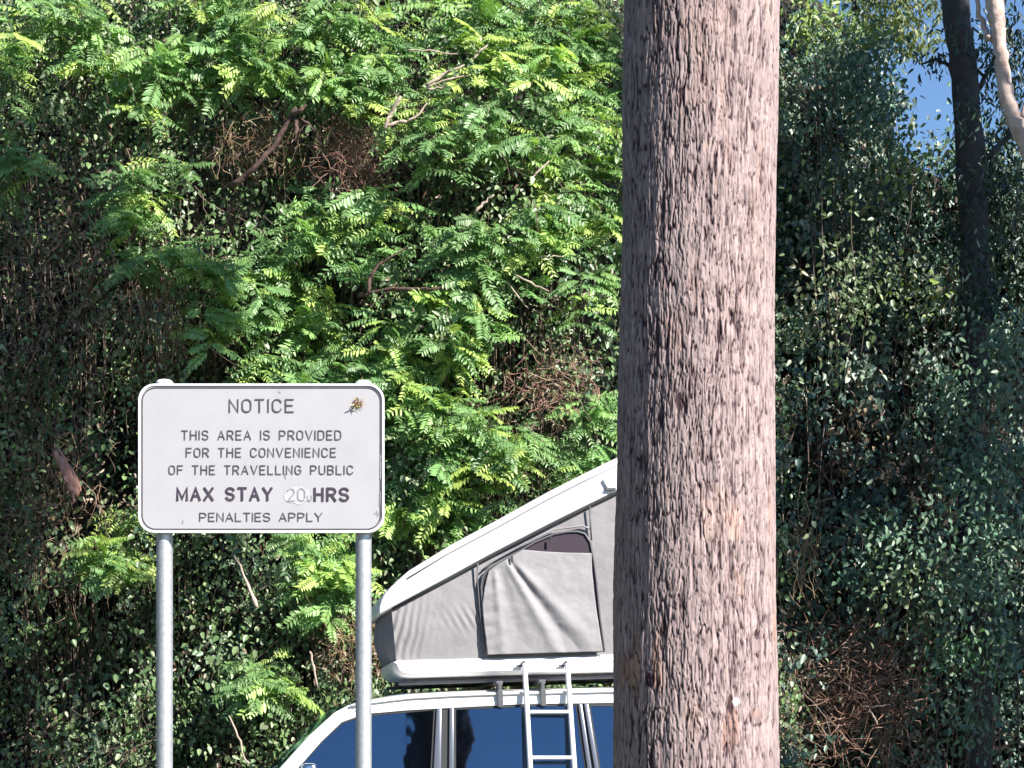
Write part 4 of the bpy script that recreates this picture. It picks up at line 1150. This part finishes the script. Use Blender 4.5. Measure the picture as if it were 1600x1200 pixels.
# doors, handles, trim lines, lamps, bumpers
for far in (0, 1):
    ys = -.003 if not far else W_ + .003
    for (x0, x1) in ((-1.45, -.50), (-.44, .52)):
        dm = MB(); y_in = .006 if not far else W_ - .006
        dm.prism([(x0, .62), (x1, .62), (x1, zw - .03), (x0 + .02, zw - .03)], ys, y_in); d_ = dm.build("door", M['paint'], car, bevel=.004)
        hm = MB(); hm.box((x1 - .14, ys + (-.015 if not far else .015), 1.08), (.18, .022, .03)); hm.build("handle", M['blacktrim'], d_, bevel=.006)
    fm = MB(); fm.box((-2.78, .25 if not far else W_ - .25, .86), (.32, .30, .2)); fm.build("headlight", M['lens'], car, bevel=.03)
    im = MB(); im.box((-2.82, .07 if not far else W_ - .07, .86), (.2, .1, .18)); im.build("indicator", M['amber'], car, bevel=.02)
    tm = MB(); tm.box((1.60, .13 if not far else W_ - .13, .92), (.1, .16, .32)); tm.build("tail_light", M['red'], car, bevel=.015)
    # wing mirror
    mu = vp(483, 1201, -.12)
    ym = -.12 if not far else W_ + .12
    mm = MB(); mm.box((mu[0], ym, mu[1] - .05), (.10, .19, .17)); mi = mm.build("wing_mirror", M['chrome'], car, bevel=.03, seg=3, smooth=True)
    ma = MB(); ma.tube([(mu[0], ym, mu[1] - .1), (mu[0] + .02, 0.02 if not far else W_ - .02, zw - .01)], .014, 8); ma.build("mirror_arm", M['blacktrim'], mi)
bb = MB(); bb.box((-2.95, W_ / 2, .52), (.22, W_ + .02, .2)); bb.build("bumper", M['greyplastic'], car, bevel=.04)
bb = MB(); bb.box((1.70, W_ / 2, .52), (.16, W_ + .02, .18)); bb.build("bumper", M['greyplastic'], car, bevel=.04)
gr = MB()
for k in range(6): gr.box((-2.925, W_ / 2, .78 + .035 * k), (.03, .78, .016))
gr.build("grille", M['blacktrim'], car)
def wheel(loc, name="wheel", axis='y', w=.24, r_=WR):
    we = empty(name, loc); we.parent = car
    if axis == 'x': we.rotation_euler = (0, 0, R(90))
    pr = [(-.5, .62), (-.5, .86), (-.42, .97), (-.2, 1.0), (.2, 1.0), (.42, .97), (.5, .86), (.5, .62)]
    nseg = 40
    def lathe(pr_, closed=True):
        v_ = []; f_ = []
        for k in range(nseg):
            a = 2 * math.pi * k / nseg
            for (yy_, rr_) in pr_: v_.append((rr_ * r_ * math.cos(a), yy_ * w, rr_ * r_ * math.sin(a)))
        m_ = len(pr_)
        for k in range(nseg):
            for j_ in range(m_ if closed else m_ - 1):
                a0 = k * m_ + j_; a1 = k * m_ + (j_ + 1) % m_; b0 = ((k + 1) % nseg) * m_ + j_; b1 = ((k + 1) % nseg) * m_ + (j_ + 1) % m_
                f_.append((a0, a1, b1, b0))
        return v_, f_
    mb = MB(); mb.add(*lathe(pr)); mb.build("tyre", M['tyre'], we, smooth=True, auto=50)
    mb = MB(); mb.add(*lathe([(-.36, 0.02), (-.38, .2), (-.22, .26), (-.24, .5), (-.44, .6), (-.44, .64), (.3, .64), (.3, .02)])); mb.build("rim", M['alu'], we, smooth=True, auto=40)
    return we
for (x, y) in ((WB0, .13), (WB0, W_ - .13), (WB1, .13), (WB1, W_ - .13)): wheel((x, y, WR))
s_w = vp(1222, 1176, .55)
spw = wheel((1.79, .70, s_w[1] - WR - .01), "spare_wheel", 'x', .22)
# roof rack: two bars on gutter feet, long dark rails
rk = MB()
zrk = np.interp(0, xs_, zs_) + .085
RX = [vp(781, 1090, .1)[0], vp(848, 1090, .1)[0]]
rackz = vp(800, 1068, .3)[1]
for x in RX + [1.15]:
    rk.box((x, W_ / 2, rackz), (.045, W_ - .20, .03))
for y in (.28, W_ - .28): rk.box((.27, y, rackz + .022), (1.85, .05, .022))
rk.build("roof_rack", M['greyplastic'], car, bevel=.006)
for x in RX + [1.15]:
    for far in (0, 1):
        zt = float(np.interp(x, xs_, zs_)); ft = MB()
        yo = lambda o_: (W_ - o_) if far else o_
        ft.prism([(x - .018, zt - .10), (x + .018, zt - .10), (x + .018, zt + .012), (x - .018, zt + .012)], yo(.075), yo(.062)); ft.prism([(x - .012, zt - .01), (x + .012, zt - .01), (x + .012, rackz), (x - .012, rackz)], yo(.075), yo(.22)) 
        ft.build("rack_foot", M['greyplastic'], car, bevel=.004)

# ------------------------------------------------------------------ rooftop tent (rests on the rack)
tent = empty("rooftop_tent"); tent.matrix_world = VM
tag(tent, "white clamshell rooftop tent with grey canvas, lid propped open above the car", "tent")
ty0, ty1 = .18, 1.62                             # near and far side of the tent in the vehicle frame
def tz(X, Y_, yl=ty0):
    return vp(580 + X / 3.3325, 700 + Y_ / 3.3333, yl)
def loft(outl, ys, insets, name, mat, parent, bev=0):
    """stack of outlines, each shrunk towards its centre, across the width: rounded long edges"""
    cx_ = sum(p[0] for p in outl) / len(outl); cz_ = sum(p[1] for p in outl) / len(outl)
    mb = MB(); m_ = len(outl); vs = []; fs = []
    P2 = [Vector(p) for p in outl]
    nrm_ = []
    for a in range(m_):
        d0 = (P2[a] - P2[a - 1]).normalized(); d1 = (P2[(a + 1) % m_] - P2[a]).normalized()
        n_ = Vector((-(d0.y + d1.y), d0.x + d1.x)); nrm_.append(n_.normalized())
    area = sum(P2[a].x * P2[(a + 1) % m_].y - P2[(a + 1) % m_].x * P2[a].y for a in range(m_))
    sg = 1 if area > 0 else -1
    for y, ins in zip(ys, insets):
        for a in range(m_): q_ = P2[a] + nrm_[a] * ins * sg; vs.append((q_.x, y, q_.y))
    for k in range(len(ys) - 1):
        for a in range(m_): b = (a + 1) % m_; fs.append((k * m_ + a, k * m_ + b, (k + 1) * m_ + b, (k + 1) * m_ + a))
    fs.append(tuple(range(m_))); fs.append(tuple(range((len(ys) - 1) * m_, len(ys) * m_)))
    mb.add(vs, fs); return mb.build(name, mat, parent, smooth=True, auto=38)
# lid
lid_up = [(36, 862), (36, 825), (48, 790), (72, 752), (108, 716), (180, 655), (400, 520), (640, 392), (900, 248), (1100, 146), (1265, 66)]
lid_lo = [(1265, 236), (960, 386), (640, 551), (400, 681), (110, 836), (48, 868)]
lu = [tz(*p) for p in lid_up]; ll = [tz(*p) for p in lid_lo]
def beyond(p, q_, d):
    v_ = (Vector(q_) - Vector(p)).normalized(); e = Vector(q_) + v_ * d; return (e.x, e.y)
EXT = .42
ue = beyond(lu[-3], lu[-1], EXT); le = beyond(ll[2], ll[0], EXT - .03)
lid_poly = lu + [ue, le] + ll
lid = loft(lid_poly, [ty0, ty0 + .012, ty0 + .05, ty1 - .05, ty1 - .012, ty1], [.014, .004, 0, 0, .004, .014], "lid", M['shell'], tent)
# raised ridge along the lid's upper edge, a dark seal along the lower edge
up2 = [tz(x + 16, y - 16, ty0 + .14) for x, y in lid_up[4:]]; up3 = [tz(x + 20, y + 30, ty0 + .14) for x, y in lid_up[4:]]
ridge = up2 + [beyond(up2[-3], up2[-1], EXT - .1), beyond(up3[-3], up3[-1], EXT - .1)] + up3[::-1]
loft(ridge, [ty0 + .10, ty0 + .13, ty1 - .13, ty1 - .10], [.02, 0, 0, .02], "lid_ridge", M['shell'], lid)
mb = MB(); sp_ = [tz(x, y + 4, ty0 + .006) for x, y in lid_lo]; mb.tube([(x, ty0 + .012, z) for x, z in [le] + sp_[:-1]], .008, 6); mb.build("lid_seal", M['blacktrim'], lid, smooth=True)
tp = [tz(x + 6, y + 26) for x, y in lid_up[5:]]; mb = MB()
mb.tube([(x, ty0 - .002, z) for x, z in tp], .0065, 6); mb.build("lid_lip_shade", M['greyline'], lid, smooth=True)  # grey strip standing in for the shading under the lid's lip
# latch near the raised end
lt = tz(1235, 185); mb = MB(); mb.box((lt[0], ty0 - .010, lt[1]), (.05, .022, .085), Matrix.Rotation(R(-28), 3, 'Y')); la = mb.build("latch", M['alu'], lid, bevel=.006)
lt2 = tz(1245, 215); mb = MB(); mb.box((lt2[0], ty0 - .014, lt2[1]), (.07, .02, .02)); mb.build("latch_lever", M['greyplastic'], la, bevel=.004)
# base tray
bs_up = [(116, 1112), (140, 1104), (200, 1101), (600, 1091), (1255, 1072)]
bs_lo = [(1255, 1166), (600, 1184), (200, 1196), (160, 1190), (130, 1168), (116, 1138)]
bu = [tz(*p) for p in bs_up]; bl = [tz(*p) for p in bs_lo]
TE = bu[-1][0] + .66
bslope = (bu[-1][1] - bu[-2][1]) / (bu[-1][0] - bu[-2][0])
base_poly = bu + [(TE, bu[-1][1] + bslope * .66), (TE + .02, bu[-1][1] + bslope * .66 - .06), (TE - .02, bl[0][1] + bslope * .64)] + bl
tray = loft(base_poly, [ty0 - .002, ty0 + .02, ty0 + .07, ty1 - .07, ty1 - .02, ty1], [.028, .006, 0, 0, .006, .028], "base_tray", M['shell'], tent)
# canvas walls as a folded sheet: near side, front, far side, rear
CY = ty0 + .035
c_bl = tz(130, 1098, CY); c_tl = tz(105, 850, CY)
c_br = (TE - .05, bu[-1][1] + bslope * .6); 
def lid_under(x):
    p, q_ = ll[3], ll[1]; return p[1] + (q_[1] - p[1]) * (x - p[0]) / (q_[0] - p[0])
def base_top(x):
    return bu[-2][1] + bslope * (x - bu[-2][0])
x_r = min(le[0] - .05, TE - .05)
nx, nz_ = 150, 50
def canvas_side(yb, sg):
    Xg, Zg = np.meshgrid(np.linspace(0, 1, nx), np.linspace(0, 1, nz_))
    xt = c_tl[0] + (x_r - c_tl[0]) * Xg; xb = c_bl[0] + (x_r - c_bl[0]) * Xg
    x = xb + (xt - xb) * Zg
    zb = base_top(xb) - .01; zt = lid_under(xt) + .02
    z = zb + (zt - zb) * Zg
    bulge = np.sin(np.pi * Zg) * np.minimum(1, Xg * 9)
    y = yb - sg * .022 * bulge
    # gathered creases near the front corner and small sag creases
    cre = np.sin((x - c_bl[0] - .10 * Zg) * 2 * np.pi / .052 + 1.3 * fbm(x * 9, z * 9, 3, 2) * 3) * np.exp(-((x - c_bl[0]) / .17) ** 2) * np.sin(np.pi * np.clip(Zg * 1.02, 0, 1)) ** .6
    y += -sg * .0075 * cre
    cre2 = np.sin((x + .55 * z) * 2 * np.pi / .055) * np.exp(-(((x - c_bl[0] - .50) / .16) ** 2 + ((z - base_top(x) - .26) / .07) ** 2))
    y += -sg * .007 * cre2 + sg * .02 * (fbm(x * 3, z * 3, 12, 3) - .5)
    v_ = np.stack([x, y, z], -1).reshape(-1, 3); i_ = np.arange(nx * nz_).reshape(nz_, nx)
    q_ = np.stack([i_[:-1, :-1].ravel(), i_[:-1, 1:].ravel(), i_[1:, 1:].ravel(), i_[1:, :-1].ravel()], 1)
    return v_, q_
v1, q1 = canvas_side(CY, 1); v2, q2 = canvas_side(ty1 - .035, -1)
nv = len(v1); i_ = np.arange(nx * nz_).reshape(nz_, nx)
# front: sheet between the two left columns, bowed forward at mid height
m2 = 14; fv = []; fq = []
Lc = v1[i_[:, 0]]; Rc = v2[i_[:, 0]]
fr = np.stack([Lc * (1 - s_) + Rc * s_ - np.array([1, 0, 0]) * (.075 * math.sin(math.pi * s_) ** .35 * np.sin(np.pi * np.linspace(.02, .98, nz_)) ** .7)[:, None] + np.array([0.01, 0, 0]) * math.sin(s_ * 40) for s_ in np.linspace(0, 1, m2)], 1)
fi = np.arange(nz_ * m2).reshape(nz_, m2)
fqd = np.stack([fi[:-1, :-1].ravel(), fi[:-1, 1:].ravel(), fi[1:, 1:].ravel(), fi[1:, :-1].ravel()], 1)
Lr = v1[i_[:, -1]]; Rr = v2[i_[:, -1]]
rr_ = np.stack([Lr * (1 - s_) + Rr * s_ for s_ in np.linspace(0, 1, m2)], 1)
allv = np.concatenate([v1, v2, fr.reshape(-1, 3), rr_.reshape(-1, 3)])
allq = np.concatenate([q1, q2 + nv, fqd + 2 * nv, fqd + 2 * nv + nz_ * m2])
canvas = np_mesh("canvas_wall", allv, allq, M['canvas'], tent, smooth=True)
# window: dark fly screen opening, edged by a zip, with a drooping flap over the lower part
WYs = CY - .046
win_px = [(605, 1082), (598, 1000), (580, 850), (572, 720), (580, 670), (605, 635), (650, 607), (760, 545), (850, 492), (950, 450), (1020, 437), (1075, 436), (1112, 448), (1140, 492), (1158, 590), (1172, 700), (1190, 880), (1212, 1062)]
wp = [tz(x, y, WYs) for x, y in win_px]
mb = MB(); mb.prism(wp, WYs, WYs + .004); wi = mb.build("fly_screen", M['screen'], tent)
mb = MB(); mb.tube([(x, WYs - .004, z) for x, z in wp], .0085, 6); mb.build("window_zip", M['greyplastic'], wi, smooth=True)
mb = MB(); P = [tz(555, 600, WYs), tz(553, 690, WYs), tz(566, 850, WYs), tz(585, 1000, WYs), tz(598, 1085, WYs)]; mb.tube([(x, WYs + .004, z) for x, z in P], .006, 6)
P = [tz(1140, 305, WYs), tz(1143, 400, WYs), tz(1148, 480, WYs)]; mb.tube([(x, WYs + .006, z) for x, z in P], .006, 6); mb.build("wall_seam", M['greyplastic'], canvas, smooth=True)
hem = [(575, 640), (640, 585), (800, 495), (950, 425), (1100, 405), (1140, 420)]
mb = MB(); mb.tube([(x, WYs + .012, z) for x, z in [tz(a, b, WYs) for a, b in hem]], .007, 6); mb.build("window_hem", M['canvas'], canvas, smooth=True)
# flap
nfx, nfz = 110, 80
Xg, Zg = np.meshgrid(np.linspace(0, 1, nfx), np.linspace(0, 1, nfz))
lft = np.array([(606, 1078), (596, 970), (585, 850), (578, 730), (590, 668), (612, 640)]); rgt = np.array([(1206, 1060), (1190, 900), (1174, 720), (1160, 620), (1150, 580), (1146, 548)])
top_ = [(612, 640), (660, 606), (735, 562), (790, 530), (900, 540), (1020, 546), (1146, 548)]
tl = np.linspace(0, 1, 6)
xl = np.interp(Zg, tl, lft[:, 0]); xrr = np.interp(Zg, tl, rgt[:, 0])
px_ = xl + (xrr - xl) * Xg
yt_ = np.interp(px_, [p[0] for p in top_], [p[1] for p in top_]); yb_ = np.interp(px_, [606, 1206], [1078, 1060])
py_ = yb_ + (yt_ - yb_) * Zg
def fold(ax, ay, bx, by, w):
    L_ = math.hypot(bx - ax, by - ay); dx, dy = (bx - ax) / L_, (by - ay) / L_
    s_ = (px_ - ax) * dx + (py_ - ay) * dy; d_ = -(px_ - ax) * dy + (py_ - ay) * dx
    ww = w * (.45 + .9 * np.clip(s_ / L_, 0, 1))
    return np.exp(-(d_ / ww) ** 2) * np.clip(s_ / 60, 0, 1) * np.clip((L_ * 1.15 - s_) / 90, 0, 1)
dep = .030 * fold(690, 570, 985, 1090, 26) + .034 * fold(735, 590, 1120, 1000, 34) - .03 * fold(712, 580, 1060, 1060, 26) + .022 * fold(640, 620, 690, 1080, 24) - .02 * fold(660, 610, 800, 1080, 36)
dep *= .42
dep += .014 * (fbm(px_ / 90, py_ / 70, 21, 3) - .5) + .003 * np.sin(py_ / 11.0 + px_ / 23) * np.exp(-((px_ - 625) / 30) ** 2)
dep += .018 * np.sin(np.pi * Zg) * np.sin(np.pi * Xg)
yf = WYs - .014 - np.maximum(dep, -.004)
fx = np.zeros_like(px_); fz = np.zeros_like(px_)
for a in range(nfz):
    for b in range(nfx):
        q_ = tz(px_[a, b], py_[a, b], WYs - .01); fx[a, b] = q_[0]; fz[a, b] = q_[1]
fi = np.arange(nfx * nfz).reshape(nfz, nfx)
flap = np_mesh("window_flap", np.stack([fx, yf, fz], -1).reshape(-1, 3), np.stack([fi[:-1, :-1].ravel(), fi[:-1, 1:].ravel(), fi[1:, 1:].ravel(), fi[1:, :-1].ravel()], 1), M['flap'], tent, smooth=True)
so = flap.modifiers.new("thickness", 'SOLIDIFY'); so.thickness = .003; so.offset = 1
for (a, b) in ((733, 580), (935, 480)):
    q_ = tz(a, b, WYs - .03); mb = MB(); mb.box((q_[0], WYs - .035, q_[1]), (.012, .01, .045)); mb.build("toggle", M['blacktrim'], flap, bevel=.002)
# gas strut just inside the raised end and a mattress edge
mb = MB(); mb.tube([(TE - .35, ty0 + .10, base_top(TE - .35) + .01), (x_r - .12, ty0 + .10, lid_under(x_r - .12))], .011, 8); mb.build("gas_strut", M['greyplastic'], tent, smooth=True)
mb = MB(); xm0, xm1 = c_bl[0] + .12, TE - .1; mb.prism([(xm0, base_top(xm0) - .03), (xm1, base_top(xm1) - .03), (xm1, base_top(xm1) + .04), (xm0, base_top(xm0) + .04)], ty0 + .12, ty1 - .12); mb.build("mattress", M['seat'], tent, bevel=.02)
for y in (.45, 1.35):
    mb = MB(); mb.box((.27, y, rackz + .055), (1.75, .06, .05)); mb.build("mounting_rail", M['greyplastic'], tent)

# ------------------------------------------------------------------ ladder hooked on the tent tray
lad = empty("ladder"); lad.matrix_world = VM
tag(lad, "aluminium ladder hooked on the tent's base tray, leaning down the car's side", "ladder")
def lp(u, v): # a point on the ladder's leaning plane: further out towards the camera lower down
    yl = .10 - (v - 1040) / 235 * .28
    x, z = vp(u, v, yl); return Vector((x, yl, z))
tl_, tr_ = lp(819.5, 1037), lp(886, 1037)
bl_, br_ = lp(828.5, 1200), lp(897.5, 1200)
kd = (bl_.z - .03) / (tl_.z - bl_.z)
bL = bl_ + (bl_ - tl_) * kd; bR = br_ + (br_ - tr_) * kd
for p, q_ in ((tl_, bL), (tr_, bR)):
    mb = MB(); mb.tube([p, q_], .0175, 10); ra = mb.build("rail", M['alu'], lad, smooth=True, auto=40)
    mb = MB(); mb.tube([q_ + Vector((0, 0, .05)), q_ - Vector((0, 0, .025))], .023, 10); mb.build("rubber_foot", M['blacktrim'], ra)
    hk = MB(); hk.tube([p + Vector((0, 0, -.012)), p + Vector((0, .03, .012)), p + Vector((.0, .085, .010)), p + Vector((0, .10, -.03))], .010, 8); hk.box(p + Vector((-.022, .055, -.012)), (.05, .012, .016)); hk.build("hook", M['greyplastic'], ra, smooth=True, auto=40)
step = .0
vr = [1049, 1113, 1184]
rl = []
for v_ in vr:
    t = (v_ - 1037) / 163.0; rl.append(t)
tmax = 1 + kd
dt = rl[2] - rl[1]; t = rl[2] + dt
while t < tmax - .1: rl.append(t); t += dt
for t in rl:
    mb = MB(); mb.tube([tl_.lerp(bl_, t) if t <= 1 else tl_ + (bl_ - tl_) * t, tr_ + (br_ - tr_) * t], .013, 10); mb.build("rung", M['alu'], lad, smooth=True, auto=40)

# repeats of a kind share a group
for o in list(col.objects):
    if o.parent is None:
        k = o.name.split('.')[0]
        g = {"pale_stick": "pale dead sticks caught in the hedge", "dead_branch": "dark dead branches in the hedge", "leafy_bush": "leafy bushes right of the big trunk",
             "twig_tangle": "tangles of dry twigs and vine stems in the hedge", "added_shade_tree": "unseen trees added beyond the view to block light", "reflection_tree": "unseen trees added behind the viewer for window reflections"}.get(k)
        if g: o["group"] = g
